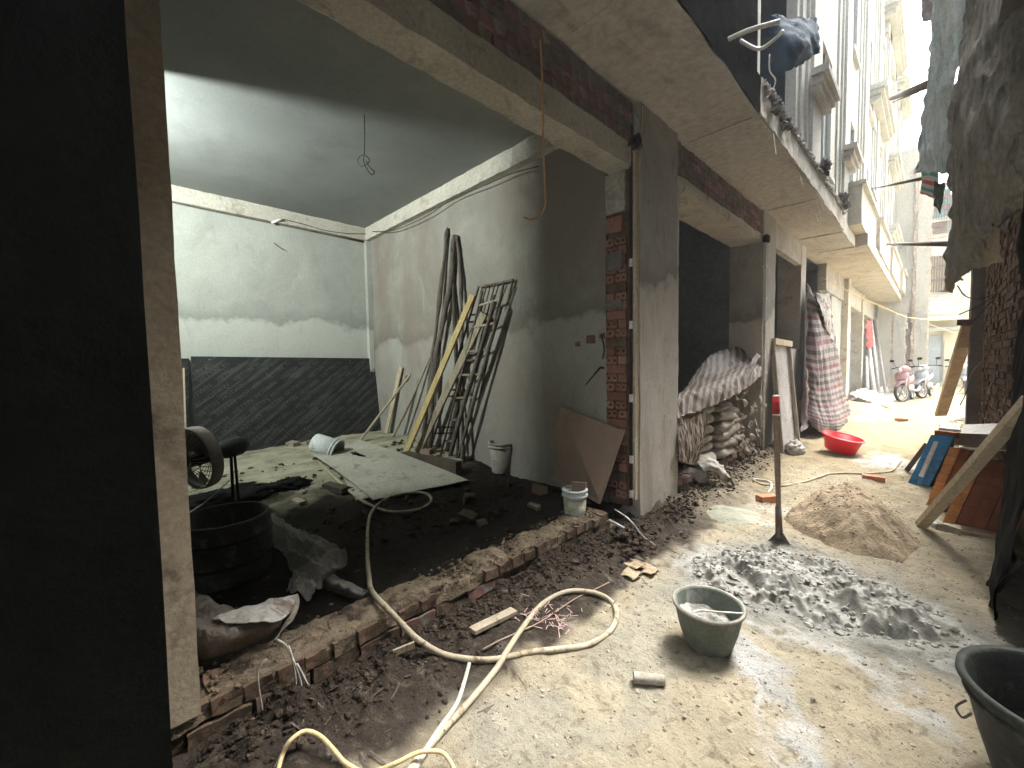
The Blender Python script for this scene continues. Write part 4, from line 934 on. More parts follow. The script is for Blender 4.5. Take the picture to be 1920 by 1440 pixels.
# crumpled paper beside bucket
b = MB()
for k in range(26): clod(b, fp(640, 815)+Vector((random.uniform(-.14,.14), random.uniform(-.12,.12), random.uniform(0,.16))), random.uniform(.015, .05), 900+k)
single(b, 'crumpled_rags', 'sackwhite', 'pale crumpled rags piled behind the tipped bucket', 'rag')
b = MB()
for i in range(900):
    x = random.uniform(-5.6, -2.2); y = random.uniform(.3, 3.25); r = random.choice((.008,.012,.02,.03))*random.uniform(.6, 1.3)
    clod(b, (x, y, floor_h(x, y)+.01), r, 5000+i)
tag(b.build('floor_rubble', 'soil'), 'loose chips and crumbs over the dirt floor of the room', 'rubble', kind='stuff')

# fan
c = onz(400, 925, .2); c = EYE + (c-EYE)*.86
t = thing('pedestal_fan', 'old pedestal fan seen edge on behind the corner column', 'fan', (c.x, c.y, .12))
D = (onf(400, 900)-EYE).length; k = .86
def fpnt(px, py, s=0.):   # on a vertical plane facing the fan's side
    return onx(px, py, c.x + s)
hc = fpnt(371, 858); axis = Vector((.35, -.85, -.1)).normalized(); Q = axis.to_track_quat('Z', 'Y').to_matrix().to_4x4(); mt = Matrix.Translation(hc) @ Q
r_ = (fpnt(371, 800)-fpnt(371, 918)).length/2
MB().lathe([(r_*.98,-.05),(r_,-.02),(r_,.02),(r_*.98,.05),(r_*.965,.05),(r_*.985,0),(r_*.965,-.05)], 40, mt).build('guard_ring', 'plastic_crust', t)
b = MB()
for q in range(36):
    a = 2*math.pi*q/36
    for sgn in (1, -1):
        b.tube([mt @ Vector((math.cos(a)*r_*.2, math.sin(a)*r_*.2, sgn*.10)), mt @ Vector((math.cos(a)*r_*.7, math.sin(a)*r_*.7, sgn*.085)), mt @ Vector((math.cos(a)*r_*.98, math.sin(a)*r_*.98, sgn*.03))], .0035, 4, 3)
b.build('guard', 'steel', t)
for q in range(3):
    a0 = q*2.094
    MB().grid(lambda u, v: mt @ Vector((math.cos(a0+u*1.3)*r_*(.15+.7*v), math.sin(a0+u*1.3)*r_*(.15+.7*v), (u-.5)*.08)), 8, 6).build('blade', 'plastic_crust', t)
MB().lathe([(0,.11),(.06,.10),(.07,.0),(.07,-.2),(.085,-.22),(.09,-.36),(.06,-.42),(0,-.43)], 20, mt).build('motor', 'black', t)
mb_ = mt @ Vector((0, 0, -.28))
MB().tube([mb_, Vector((mb_.x, mb_.y, .2))], .014, 9).build('stem', 'black', t)
MB().tube([mb_+Vector((.05,.02,-.05)), Vector((mb_.x+.08, mb_.y+.03, .2))], .012, 8).build('stem', 'black', t)
MB().lathe([(0,0),(.2,0),(.2,.02),(.06,.05),(0,.05)], 24, Matrix.Translation((mb_.x, mb_.y, .13))).build('base', 'black', t)
MB().tube([Vector((mb_.x, mb_.y-.02, .45)), Vector((mb_.x+.1, mb_.y-.25, .3)), Vector((mb_.x+.2, mb_.y-.5, .22))], .006, 6, 5).build('cord', 'rebar', t)
# black bags
def blob(c, s, seed, amp=.25, nu=40, nv=24, f=3):
    b = MB()
    def g(u, v):
        a = 2*math.pi*u; e = (v-.5)*math.pi; d = Vector((math.cos(a)*math.cos(e), math.sin(a)*math.cos(e), math.sin(e)))
        k = 1 + amp*fbm(d, f, seed, 4) - amp*.5*abs(nz(d, f*2, seed+9)); z = d.z*s[2]*k
        return Vector(c) + Vector((d.x*s[0]*k, d.y*s[1]*k, max(z, -s[2]*.55)))
    b.grid(g, nu, nv); return b
c = onz(430, 935, .22); single(blob(c, (.30, .42, .10), 3, .35), 'black_bag', 'sheet_black', 'flat black bag on the floor under the fan', 'bag')
c = onz(540, 912, .24); single(blob(c, (.12, .22, .08), 5, .3), 'black_bag', 'sheet_black', 'small black roll on the floor right of the fan', 'bag')
c = onz(425, 1075, .12); t = thing('barrel', 'large dark barrel standing in the shade just inside the sill', 'barrel', c)
MB().lathe([(0,0),(.25,0),(.26,.02),(.275,.20),(.27,.38),(.262,.40),(.245,.40),(.25,.2),(.24,.03),(0,.03)], 48, Matrix.Translation(c), .003, 4).build('body', 'rubber_black', t)
for z_ in (.12, .27): MB().lathe([(.27,z_),(.283,z_+.012),(.27,z_+.024)], 48, Matrix.Translation(c), .002, 4).build('hoop', 'black', t)
M['sack_dirty'] = pmat('brown_stained_sack', (.12,.10,.08), (.24,.21,.175), 4, (.30,.28,.25), 6, (.56,.68), bs=40, bstr=.5)
TS = thing('torn_sack', 'brown stained sack with a white folded flap on the sill beside the corner column', 'sack', onz(440, 1200, .22))
# dark cloth heap and torn sack
def zp(z, *a): return [onz(px, py, z if not isinstance(z, (list, tuple)) else z[i]) for i, (px, py) in enumerate(a)]
b = cloth([zp((.24,.22,.18), (488,962), (505,968), (525,978)), zp((.22,.26,.20,)[:3], (485,985), (520,985), (560,1000)), zp((.18,.28,.24), (505,1010), (555,1008), (605,1018)), zp((.16,.24,.30), (530,1045), (580,1040), (648,1040)), zp((.14,.22,.26), (545,1068), (590,1068), (645,1060)), zp((.14,.20,.18), (548,1085), (578,1092), (610,1090)), zp((.14,.17,.16), (535,1112), (560,1120), (588,1118))], 90, 120, .035, 7, 4, (0, 0, 1), .02, stretch=(.6, 1.5, 1))
single(b, 'dirty_cloth', 'cloth_dark', 'dark dirty cloth heaped inside the room behind the sill', 'cloth')
b = cloth([zp((.17,.17,.16), (600,1068), (640,1085), (690,1112)), zp((.17,.19,.16), (592,1080), (635,1098), (684,1122)), zp((.13,.14,.14), (590,1092), (630,1112), (676,1128))], 60, 20, .015, 9, 8, (0, 0, 1), .02)
single(b, 'dirty_cloth', 'cloth_dark', 'thin dark cloth tail trailing to the hose', 'cloth')
b = cloth([zp((.36,.35,.33,.31,.30), (340,1108), (385,1118), (430,1142), (480,1150), (530,1138)), zp((.37,.36,.35,.33,.30), (340,1140), (390,1150), (435,1165), (485,1168), (530,1160)), zp((.35,.35,.34,.32,.29), (340,1175), (390,1182), (435,1188), (485,1182), (522,1172)), zp((.30,.30,.30,.28,.26), (340,1208), (390,1212), (435,1208), (480,1196), (512,1184)), zp((.22,.23,.23,.23,.23), (340,1232), (390,1234), (435,1226), (475,1212), (505,1196))], 110, 70, .020, 9, 12, (0, -.3, 1), .012)
b.build('sack_body', 'sack_dirty', TS)
b = cloth([zp((.37,.38,.37,.36), (398,1162), (450,1142), (505,1126), (557,1112)), zp((.37,.38,.37,.35), (412,1166), (462,1156), (512,1146), (553,1130)), zp((.37,.37,.36,.34), (425,1170), (470,1170), (516,1166), (545,1152))], 60, 24, .010, 10, 17, (0, -.2, 1), .008)
b.build('folded_flap', 'sackwhite', TS)
b = cloth([zp((.33,.30,.27), (556,1113), (560,1135), (548,1165)), zp((.30,.26,.25), (545,1150), (530,1180), (505,1205)), zp((.25,.24,.23), (520,1195), (500,1212), (480,1216))], 24, 24, .012, 9, 14, (1, 0, .3), .01)
single(b, 'torn_flap', 'sack', 'brown curled flap hanging off the white torn sack', 'sack')
# roots hanging over the sill
def rt(pts, x=-1.88, r=.0045):
    return MB().tube([onx(px, py, x) for px, py in pts], r, 5, 4, .002, 4, r*.5)
t = thing('dry_roots', 'pale dry roots splaying over the sill below the torn sack', 'roots', onx(545, 1215, -1.9))
for P0 in ([(540,1212),(548,1235),(553,1262),(555,1290),(551,1325)], [(548,1235),(560,1265),(566,1290),(571,1312)], [(556,1245),(566,1262),(575,1280),(588,1296)], [(520,1200),(535,1210),(548,1235)]): rt(P0, r=.006).build('root', 'sackwhite', t)
t = thing('dry_roots', 'single thin pale root hanging over the near end of the sill', 'roots', onx(485, 1290, -1.9))
for P0 in ([(500,1235),(484,1258),(486,1290),(492,1330),(494,1352),(480,1365)], [(494,1352),(478,1362),(472,1380)], [(494,1345),(505,1352)]): rt(P0, r=.004).build('root', 'sackwhite', t)

# ================================================================== HOSES AND WIRES
def gh(px, py, r=.0):
    z = 0.
    for _ in range(5):
        p = onz(px, py, z); z = ground_h(p.x, p.y)+r
    return onz(px, py, z)
hr = .0145
pts = [fp(600,868,.04), fp(625,893,.04), fp(655,920,.03), fp(690,945,.03), fp(735,960,.03), fp(785,955,.03), fp(808,940,.03), fp(800,926,.05), fp(765,924,.07), fp(725,935,.06), fp(698,958,.04), fp(690,990,.03), fp(689,1040,.04), onz(692,1080,.14), onz(697,1108,.25), onz(725,1140,.255), onx(752,1168,-1.87), gh(785,1200,.05)] + [gh(*p, hr) for p in ((830,1226), (880,1236), (930,1236), (1000,1222), (1060,1216), (1105,1208), (1145,1182), (1156,1150), (1143,1125), (1112,1111), (1065,1109), (1020,1130), (985,1170), (950,1222), (930,1255), (885,1310), (835,1365), (800,1405), (765,1450), (740,1490))]
single(MB().tube(pts, hr, 10, 8), 'hose', 'hose', 'thick muddy cream hose looping from the room over the sill', 'hose')
single(MB().tube([gh(880,1243,.02), gh(870,1280,.01), gh(855,1322,.01), gh(825,1365,.01), gh(800,1405,.03), gh(775,1450,.01)], .010, 8, 8), 'hose', 'hose_thin', 'thin white hose running beside the thick hose at the bottom', 'hose')
single(MB().tube([gh(520,1450,.01), gh(530,1415,.03), gh(545,1388,.06), gh(572,1371,.07), gh(600,1380,.06), gh(625,1405,.04), gh(650,1432,.02), gh(690,1448,.01), gh(740,1432,.03), gh(785,1411,.06), gh(825,1410,.05), gh(842,1425,.03), gh(855,1450,.01)], .008, 8, 8), 'hose', 'hose_yellow', 'thin yellow hose arching in two humps at the bottom edge', 'hose')
single(MB().tube([gh(*p, .006) for p in ((905,1218),(935,1202),(970,1186),(1010,1168),(1045,1145),(1080,1122),(1110,1108),(1142,1092))], .005, 6, 5), 'thin_wire', 'panel_brown', 'thin brown wire crossing under the hose loop', 'wire')
single(MB().tube([gh(1410,898,.02), gh(1440,902,.02), gh(1447,912,.02), gh(1440,925,.02)], .012, 8, 5), 'hose', 'hose_thin', 'short bent white hose end near the loose hollow brick', 'hose')
single(MB().tube([gh(*p, .012) for p in ((1412,900),(1430,908),(1465,911),(1510,903),(1560,888),(1620,888),(1668,884),(1682,872),(1690,864))], .014, 8, 5), 'hose', 'hose', 'pale hose lying across the alley beyond the shovel', 'hose')
single(MB().tube([onz(1153,955,.22), onz(1175,970,.25), onz(1190,985,.2), onz(1205,1005,.1), gh(1228,1022,.01)], .006, 6, 5), 'thin_wire', 'rebar', 'thin pale wire arching off the sill end by the column', 'wire')
single(MB().tube([onz(1142,975,.16), onz(1180,996,.08)], .012, 7), 'pipe_stub', 'rebar', 'short pale pipe stub poking from the sill end', 'pipe')
t = thing('paper_scraps', 'crumpled beige paper scraps in the sand by the dark soil', 'debris', gh(1190, 1070))
for px, py in ((1190,1062),(1215,1072),(1182,1078)): 
    c = gh(px, py, .01); cloth([[c+Vector((-.05,-.05,.0)), c+Vector((.05,-.05,.01))], [c+Vector((-.05,.05,.02)), c+Vector((.06,.06,.0))]], 10, 10, .012, 12, px, (0,0,1), .02).build('scrap', 'sand', t)

# ================================================================== ALLEY FLOOR OBJECTS
# mortar heap
b = MB(); x0, x1, y0, y1 = -1.3, .28, 2.55, 3.8; N1, N2 = 210, 165
def mh(u, v):
    x = x0+(x1-x0)*u; y = y0+(y1-y0)*v; p = (x, y, 0)
    d = dpoly(x, y, mort_poly) + .06*fbm(p, 6, 31, 3)
    t = fbm(p, 6, 33, 5); ridge = 1-2*abs(nz(p, 7, 35)); r2 = 1-2*abs(nz(p, 17, 37))
    sm = max(sst(.16, .06, seg_d(x, y, (-.72,3.5), (-.55,3.2))), sst(.12, .05, seg_d(x, y, (-1.0,3.0), (-.8,2.85))), sst(.11, .04, seg_d(x, y, (-.5,3.05), (-.3,2.95))))
    k = 1-.92*sm
    h = sst(.0, .14, d)*(.055*(1 - .6*sm) + .055*t*k + .036*max(0, ridge)*k + .030*r2*k + .05*sst(.12,.35,d)) + .004*k*fbm(p, 60, 3, 2)
    return (x, y, ground_h(x, y) - .015 + (h if d > 0 else -.02))
b.grid(mh, N1, N2); o = b.build('mortar_heap', 'wetmortar'); recenter(tag(o, 'spread heap of wet grey mortar mixed on the ground', 'mortar heap')); 
b = MB()
for i in range(1300):
    x = random.uniform(-1.25, .25); y = random.uniform(2.55, 3.75); d = dpoly(x, y, mort_poly)
    if d < -.06 or random.random() < .25: continue
    u, v = (x-x0)/(x1-x0), (y-y0)/(y1-y0); h = mh(u, v)[2]; r = random.choice((.006,.009,.013,.02))*random.uniform(.7,1.4)
    clod(b, (x, y, max(h, ground_h(x, y))+r*.2), r, 30000+i)
co_ = b.build('mortar_lumps', 'wetmortar'); tag(co_, 'loose crumbly lumps over the wet mortar', 'mortar', kind='stuff')
# sand pile
sp_poly = [(-.93,4.35),(-.72,4.08),(-.38,3.92),(-.12,4.05),(-.02,4.4),(-.12,4.9),(-.4,5.15),(-.75,5.1),(-.95,4.8)]
b = MB()
def shh(u, v):
    x = -1.1+1.2*u; y = 3.75+1.6*v; d = dpoly(x, y, sp_poly); p = (x, y, 0)
    h = .32*math.sin(1.5708*max(0, min(1, (d+.03*fbm(p, 5, 41, 2))/.40))) + .04*fbm(p, 7, 42, 4)*sst(0, .1, d) + .02*abs(fbm(p, 22, 43, 3))*sst(0, .08, d)
    return (x, y, ground_h(x, y) - .02 + (h if d > 0 else -.01) + .012*sst(-.1, .05, d))
b.grid(shh, 110, 130); recenter(tag(b.build('sand_pile', 'sand'), 'mound of brown sand beside the mortar heap', 'sand pile'))
b = MB()
for i in range(500):
    u, v = random.random(), random.random(); q = shh(u, v); r = random.uniform(.004, .014)
    if dpoly(q[0], q[1], sp_poly) > -.08: clod(b, (q[0], q[1], q[2]+r*.3), r, 41000+i)
tag(b.build('sand_clods', 'sand'), 'small clods rolled down the brown sand mound', 'sand', kind='stuff')
# small powdery grey-green hump
c = gh(1375, 968)
b = MB(); b.grid(lambda u, v: (c.x-.3+.6*u, c.y-.35+.7*v, ground_h(c.x-.3+.6*u, c.y-.35+.7*v)-.01+.06*sst(.3, .02, math.hypot(.6*u-.3, (.7*v-.35)*.85))), 40, 40)
M['grey_sand'] = pmat('grey_green_sand', (.25,.25,.19), (.32,.315,.245), 8, bs=60, bstr=.6)
recenter(tag(b.build('grey_hump', 'grey_sand'), 'low smooth grey green hump of sand left of the shovel', 'sand pile'))
# shovel
t = thing('shovel', 'shovel with red taped grip standing upright in the mortar', 'shovel', gh(1462, 1030))
top = onx(1455, 742, gh(1460,1025).x-.0); bot = gh(1462, 1022, -.02); mid = onx(1458, 860, bot.x)
top = ony(1455, 745, bot.y-.02); mid = ony(1457, 850, bot.y-.01); low = ony(1460, 985, bot.y)
MB().tube([low, ony(1459,920,bot.y), mid, ony(1456,800,bot.y-.02), top], .019, 12, 4, .0035, 6, .022).build('handle', 'wood_brown', t)
MB().tube([ony(1455,776,bot.y-.02), ony(1455,744,bot.y-.02)], .026, 14, 1, .001).build('grip', 'red_tape', t)
MB().tube([ony(1455,744.5,bot.y-.02), ony(1455,741,bot.y-.02)], .025, 14).build('grip_cap', 'hose_thin', t)
MB().tube([ony(1455,779,bot.y-.02), ony(1455,776,bot.y-.02)], .027, 14).build('grip_band', 'hose_thin', t)
MB().tube([ony(1461,1005,bot.y), ony(1459,950,bot.y)], .026, 12, 1, .001, 0, .022).build('socket', 'steel', t)
b = MB(); b.grid(lambda u, v: bot + Vector(((u-.5)*(.05+.15*min(1, v*2.2)), .03*math.cos((u-.5)*3)-.03*v, .10-.26*v)), 12, 12)
b.build('blade', 'steel', t)
# mortar bucket
c = gh(1327, 1208)
def tapered(t, c, r0, r1, h, mat, th=.012, tilt=None):
    mt = Matrix.Translation(c) @ (tilt or Matrix.Identity(4))
    MB().lathe([(0,0),(r0*.93,0),(r0,.012),(r0+(r1-r0)*.55,h*.5),(r1,h),(r1+.004,h+.006),(r1-.004,h+.012),(r1-th,h),(r0+(r1-r0)*.5-th,h*.5),(r0-th,.02),(0,.018)], 48, mt, .002, 2).build('body', mat, t)
    return mt
t = thing('bucket', 'grey green rubber bucket holding mortar in the middle of the alley', 'bucket', c)
mt = tapered(t, c, .115, .165, .215, 'rubber_green')
b = MB(); b.grid(lambda u, v: mt @ Vector((math.cos(u*6.2832)*.140*v, math.sin(u*6.2832)*.140*v, .150+.035*fbm((math.cos(u*6.2832)*v, math.sin(u*6.2832)*v, 0), 3, 7, 4)*min(1, (1-v)*3+.3)+.03*v*math.cos(u*6.28+2))), 40, 14)
b.build('mortar', 'wetmortar', t)
MB().lathe([(.164,.209),(.174,.213),(.172,.226),(.160,.224)], 48, mt, .0015).build('rim', 'mortar', t)
MB().tube([mt @ Vector(p) for p in ((.155,.03,.222),(.12,-.02,.232),(.06,-.075,.236),(.0,-.11,.232),(-.02,-.145,.226))], .0045, 7, 5).build('handle', 'hose_thin', t)
# big dark tub bottom right
c = Vector((.365, 2.19, .0))
t = thing('bucket', 'large black rubber tub cut off by the lower right corner', 'bucket', c)
mt = tapered(t, c, .175, .265, .36, 'rubber_black', .014)
MB().lathe([(.264,.352),(.28,.356),(.279,.372),(.258,.370)], 56, mt, .002).build('rim', 'rubber_black', t)
MB().lathe([(.252,.30),(.262,.305),(.262,.315),(.254,.32)], 56, mt, .001).build('band', 'rubber_black', t)
MB().tube([mt @ Vector(p) for p in ((-.25,-.06,.27),(-.275,-.075,.24),(-.26,-.10,.225),(-.24,-.11,.26))], .004, 6, 5).build('handle_loop', 'steel', t)
b = MB(); b.grid(lambda u, v: mt @ Vector((math.cos(u*6.2832)*.16*v, math.sin(u*6.2832)*.16*v, .03+.012*fbm((math.cos(u*6.2832)*v*2, math.sin(u*6.2832)*v*2, 1), 2, 7, 3))), 30, 10); b.build('residue', 'mortar_dark', t)
# red basin
c = gh(1574, 848)
t = thing('basin', 'bright red plastic basin standing by the striped tarp', 'basin', c)
mt = Matrix.Translation(c+Vector((0,0,.03))) @ Matrix.Rotation(.20, 4, 'Y') @ Matrix.Rotation(.03, 4, 'X') @ Matrix.Diagonal((.80,.80,1.12,1))
MB().lathe([(0,0),(.235,0),(.25,.012),(.315,.20),(.318,.205),(.312,.205),(.243,.018),(0,.014)], 56, mt).build('body', 'red', t)
MB().lathe([(.312,.196),(.345,.198),(.348,.206),(.343,.212),(.314,.212)], 56, mt).build('rim', 'red', t)
# loose bricks
def lbrick(px, py, s, rz, label, mat='tile_orange', hollow=False, tilt=0):
    b = hollow_brick(s[0], s[2], s[1], 2) if hollow else brick_mesh(*s, px, .002, .04)
    o = tag(b.build('brick', mat), label, 'brick', 'loose bricks on the alley ground'); o.location = gh(px, py, s[2]/2-.005); o.rotation_euler = (tilt, 0, rz)
M['brick_red'] = pmat('clean_red_brick', (.42,.17,.10), (.52,.24,.15), 8, bs=50, bstr=.3)
lbrick(1638, 896, (.21,.10,.055), .06, 'red brick lying flat beyond the sand mound', 'brick_red')
lbrick(1690, 787, (.24,.11,.07), .0, 'farthest red brick lying alone near the motorbikes', 'brick_red')
lbrick(1438, 935, (.095,.20,.075), -.55, 'hollow orange brick beside the shovel handle', 'brick_red', True)
# roller sleeve
c = gh(1216, 1274, .022)
t = thing('roller_sleeve', 'dirty white paint roller sleeve lying on the sand', 'paint roller', c)
a, d = gh(1188, 1270, .024), gh(1246, 1276, .024)
MB().tube([a, a.lerp(d, .5), d], .024, 14, 6, .004, 3, closed_ends=False).build('nap', 'sack', t); MB().tube([a+(d-a)*.02, d-(d-a)*.02], .017, 12).build('core', 'wood_brown', t)
# split wood piece by the sill
q0, q1 = gh(886, 1185, .02), gh(962, 1143, .025)
single(MB().bar(q0, q1, .055, .02, Vector((0,0,1)).cross(q1-q0), 8, .014, 4), 'wood_offcut', 'wood', 'pale split wood offcut lying in the soil by the hose', 'wood scrap')
single(MB().bar(gh(738,1225,.02), gh(778,1208,.03), .03, .012, Vector((0,0,1)), 3, .004, 4), 'wood_offcut', 'wood', 'small brown wood splinter by the hose bend', 'wood scrap')
b = MB()
for i in range(55):
    p = gh(random.gauss(1030, 30), random.gauss(1158, 14), .012); a = random.uniform(0, 3.1); l = random.uniform(.01, .035)
    b.bar(p-Vector((math.cos(a), math.sin(a), random.uniform(-.3,.3)))*l, p+Vector((math.cos(a), math.sin(a), 0))*l, .003, .002)
tag(b.build('pink_shreds', 'pinkbits'), 'pink plastic shreds scattered inside the hose loop', 'debris', kind='stuff')
# debris clump & sacks at the column
b = cloth([[gh(1300,868,.22), gh(1325,860,.25), gh(1345,868,.2)], [gh(1318,880,.2), gh(1345,878,.22), gh(1362,888,.14)], [gh(1345,893,.1), gh(1365,902,.06), gh(1375,905,.02)], [gh(1350,905,.02), gh(1368,912,.01), gh(1382,912,.0)]], 30, 30, .03, 7, 4, (0,0,1), .02)
single(b, 'torn_sack', 'sackwhite', 'white crumpled sack slumped off the ledge by the tarp', 'sack')
b = cloth([[gh(1285,880,.15), gh(1310,876,.18)], [gh(1300,892,.1), gh(1325,888,.14)], [gh(1310,905,.04), gh(1328,905,.03)]], 24, 24, .02, 8, 9, (0,0,1), .02)
single(b, 'torn_sack', 'sack', 'small pinkish torn sack beside the crumpled white one', 'sack')
b = MB()
for k in range(150): clod(b, gh(random.gauss(1190, 22), random.gauss(1012, 16), random.uniform(0, .05)), random.uniform(.008, .035), 600+k)
tag(b.build('rubble_heap', 'soil'), 'dark heap of soil and rubble at the end of the sill', 'rubble', kind='stuff')
b = MB()
for k in range(90): clod(b, gh(random.gauss(1275, 14), random.gauss(950, 14), random.uniform(0, .05)), random.uniform(.008, .035), 800+k)
tag(b.build('rubble_heap', 'soil'), 'dark soil heap at the right foot of the first column', 'rubble', kind='stuff')

# ================================================================== CEMENT SACKS UNDER THE TARP
def sack_mesh(l, w_, h, seed):
    b = MB()
    def g(u, v):
        a = 2*math.pi*u; e = (v-.5)*math.pi
        cx = math.copysign(abs(math.cos(a))**.32, math.cos(a))*abs(math.cos(e))**.35; cy = math.copysign(abs(math.sin(a))**.32, math.sin(a))*abs(math.cos(e))**.35
        z = math.sin(e); p = Vector((cx*w_/2, cy*l/2, z*h/2*(1-.35*max(abs(cx), abs(cy))**4))); return p + noise.noise_vector(p*7+Vector((seed,0,0)))*.018
    b.grid(g, 28, 10); return b
proto = [sack_mesh(.54, .42, .15, s) for s in range(4)]; pm = []
for q in proto:
    me_ = bpy.data.meshes.new('cement_sack'); me_.from_pydata(q.v, [], q.f); me_.materials.append(M['sack'])
    for p in me_.polygons: p.use_smooth = True
    pm.append(me_)
ords = ['lowest', 'second lowest', 'third lowest', 'third from top', 'second from top', 'topmost']
for st, (y, xx, nm) in enumerate(((5.05, -2.12, 'left'), (5.62, -2.06, 'middle'), (6.2, -2.16, 'right'))):
    for k in range(6 if st < 2 else 5):
        o = bpy.data.objects.new('cement_sack', pm[(k+st) % 4]); COL.objects.link(o)
        o.location = (xx+random.uniform(-.05, .05), y+.2+random.uniform(-.04, .04), .26+k*.122); o.rotation_euler = (random.uniform(-.05,.05), random.uniform(-.06,.06)+.04, random.uniform(-.12,.12))
        tag(o, '%s beige cement sack in the %s stack under the draped tarp' % (ords[k] if st < 2 or k < 3 else ords[k+1], nm), 'cement sack', 'cement sacks stacked under the tarp')
# tarp draped over sacks
T = lambda px, py, x: onx(px, py, x)
b = cloth([
 [T(1300,702,-2.15), T(1330,668,-2.2), T(1370,653,-2.2), T(1410,650,-2.15), T(1428,658,-2.1)],
 [T(1285,725,-2.05), T(1325,702,-2.05), T(1372,686,-2.05), T(1412,674,-2.02), T(1430,676,-2.0)],
 [T(1270,745,-1.95), T(1315,735,-1.88), T(1360,715,-1.84), T(1400,700,-1.84), T(1428,688,-1.86)],
 [T(1268,785,-1.87), T(1310,770,-1.83), T(1355,752,-1.80), T(1398,728,-1.80), T(1424,705,-1.83)]], 110, 60, .022, 3.2, 6, (1, -.2, .3), .02, stretch=(1,1.2,1))
single(b, 'striped_tarp', 'tarp_stripe_dull', 'dull brown striped tarp draped over the stack of cement sacks', 'tarp')
b = cloth([[T(1268,780,-1.9), T(1290,785,-1.86), T(1322,770,-1.84)], [T(1268,820,-1.86), T(1295,825,-1.82), T(1320,805,-1.84)], [T(1270,850,-1.84), T(1298,852,-1.80), T(1312,845,-1.82)], [T(1272,862,-1.82), T(1295,872,-1.8), T(1308,858,-1.82)]], 50, 50, .035, 6, 9, (1, -.3, 0), .02, stretch=(1,1.6,.5))
single(b, 'striped_tarp', 'tarp_stripe_dull', 'hanging left end of the dull tarp beside the first column', 'tarp')
b = MB()
for k in range(60):
    p = T(random.uniform(1378,1428), random.uniform(735,840), -1.82); a = random.uniform(0, 6.28); l = random.uniform(.05,.13)
    b.add([p, p+Vector((.02,math.cos(a)*l,math.sin(a)*l)), p+Vector((.05,math.cos(a+.7)*l,math.sin(a+.7)*l)), p+Vector((.01,math.cos(a+1.2)*l*.6,math.sin(a+1.2)*l*.6))], [(0,1,2,3)])
o = tag(b.build('torn_paper', 'sack'), 'torn sack paper bristling from the right end of the cement stack', 'debris', kind='stuff')
MBx = cloth([[T(1419,662,-1.84), T(1423,668,-1.80)], [T(1402,688,-1.84), T(1408,696,-1.78)], [T(1390,712,-1.84), T(1402,726,-1.78)]], 16, 16, .02, 8, 3, (1,0,0), .03)
single(MBx, 'white_rag', 'sackwhite', 'white ragged strip caught on the tarp by the downpipe', 'rag')

# narrow mould leaning on wall below the window
t = thing('trestle', 'narrow open timber trestle leaning upright below the window opening', 'trestle', gh(1480, 862))
f0, f1, g0, g1 = onx(1468, 868, -1.58), onx(1449, 640, -1.86), onx(1499, 852, -1.52), onx(1479, 645, -1.86)
MB().bar(f0, f1, .05, .05, Vector((1,0,0))).build('upright', 'wood', t); MB().bar(g0, g1, .05, .05, Vector((1,0,0))).build('upright', 'wood', t)
MB().bar(f1+Vector((.02,-.02,0)), g1+Vector((.02,.04,0)), .06, .10, Vector((1,0,0))).build('head', 'wood_pale', t)
quadslab(f0.lerp(f1,.03)-Vector((.04,0,0)), g0.lerp(g1,.03)-Vector((.04,0,0)), g1-Vector((.03,0,0)), f1-Vector((.03,0,0)), .01).build('back_panel', 'concrete', t)
b = blob(gh(1490, 842, .08), (.13, .17, .13), 8, .3); single(b, 'small_sack', 'sackwhite', 'small dirty white sack at the foot of the timber trestle', 'sack')

# ================================================================== STRIPED TARP CURTAIN
xc = -1.55
b = cloth([
 [T(1513,530,-1.85), T(1525,548,-1.75), T(1538,556,-1.7), T(1552,548,-1.7)],
 [T(1511,600,-1.8), T(1528,602,-1.66), T(1545,600,-1.62), T(1557,600,-1.62)],
 [T(1508,680,-1.75), T(1530,685,-1.58), T(1552,680,-1.54), T(1570,675,-1.55)],
 [T(1508,740,-1.7), T(1532,748,-1.52), T(1560,745,-1.45), T(1583,735,-1.48)],
 [T(1512,780,-1.62), T(1535,790,-1.46), T(1565,792,-1.36), T(1594,780,-1.40)],
 [T(1520,800,-1.55), T(1540,812,-1.42), T(1570,812,-1.36), T(1588,805,-1.40)]], 60, 110, .05, 2.2, 3, (1, -.4, 0), .02, stretch=(1.5,2.2,.25))
single(b, 'striped_tarp', 'tarp_stripe', 'long red and grey striped tarp hanging like a curtain over the third bay', 'tarp')
b = cloth([[T(1500,760,-1.75), T(1508,700,-1.7), T(1512,690,-1.68)], [T(1500,790,-1.7), T(1512,780,-1.62), T(1520,770,-1.6)], [T(1500,810,-1.66), T(1515,800,-1.58), T(1530,790,-1.56)]], 20, 24, .03, 4, 5, (1,0,0), .01)
single(b, 'striped_tarp', 'tarp_stripe', 'small striped tarp corner tucked at the left foot of the curtain', 'tarp')
b = cloth([[T(1530,548,-1.68), T(1545,552,-1.62), T(1553,548,-1.62)], [T(1536,580,-1.60), T(1546,585,-1.58), T(1556,590,-1.58)], [T(1548,620,-1.57), T(1558,640,-1.55), T(1562,650,-1.54)]], 20, 24, .04, 7, 5, (1,0,0), .01)
single(b, 'white_rag', 'sackwhite', 'pale twisted top of the curtain where it is tied up', 'rag')
single(MB().tube([T(1510,760,-1.7), T(1530,740,-1.5)], .004, 5), 'tie_cord', 'rebar', 'thin pale cord across the left side of the curtain', 'cord')

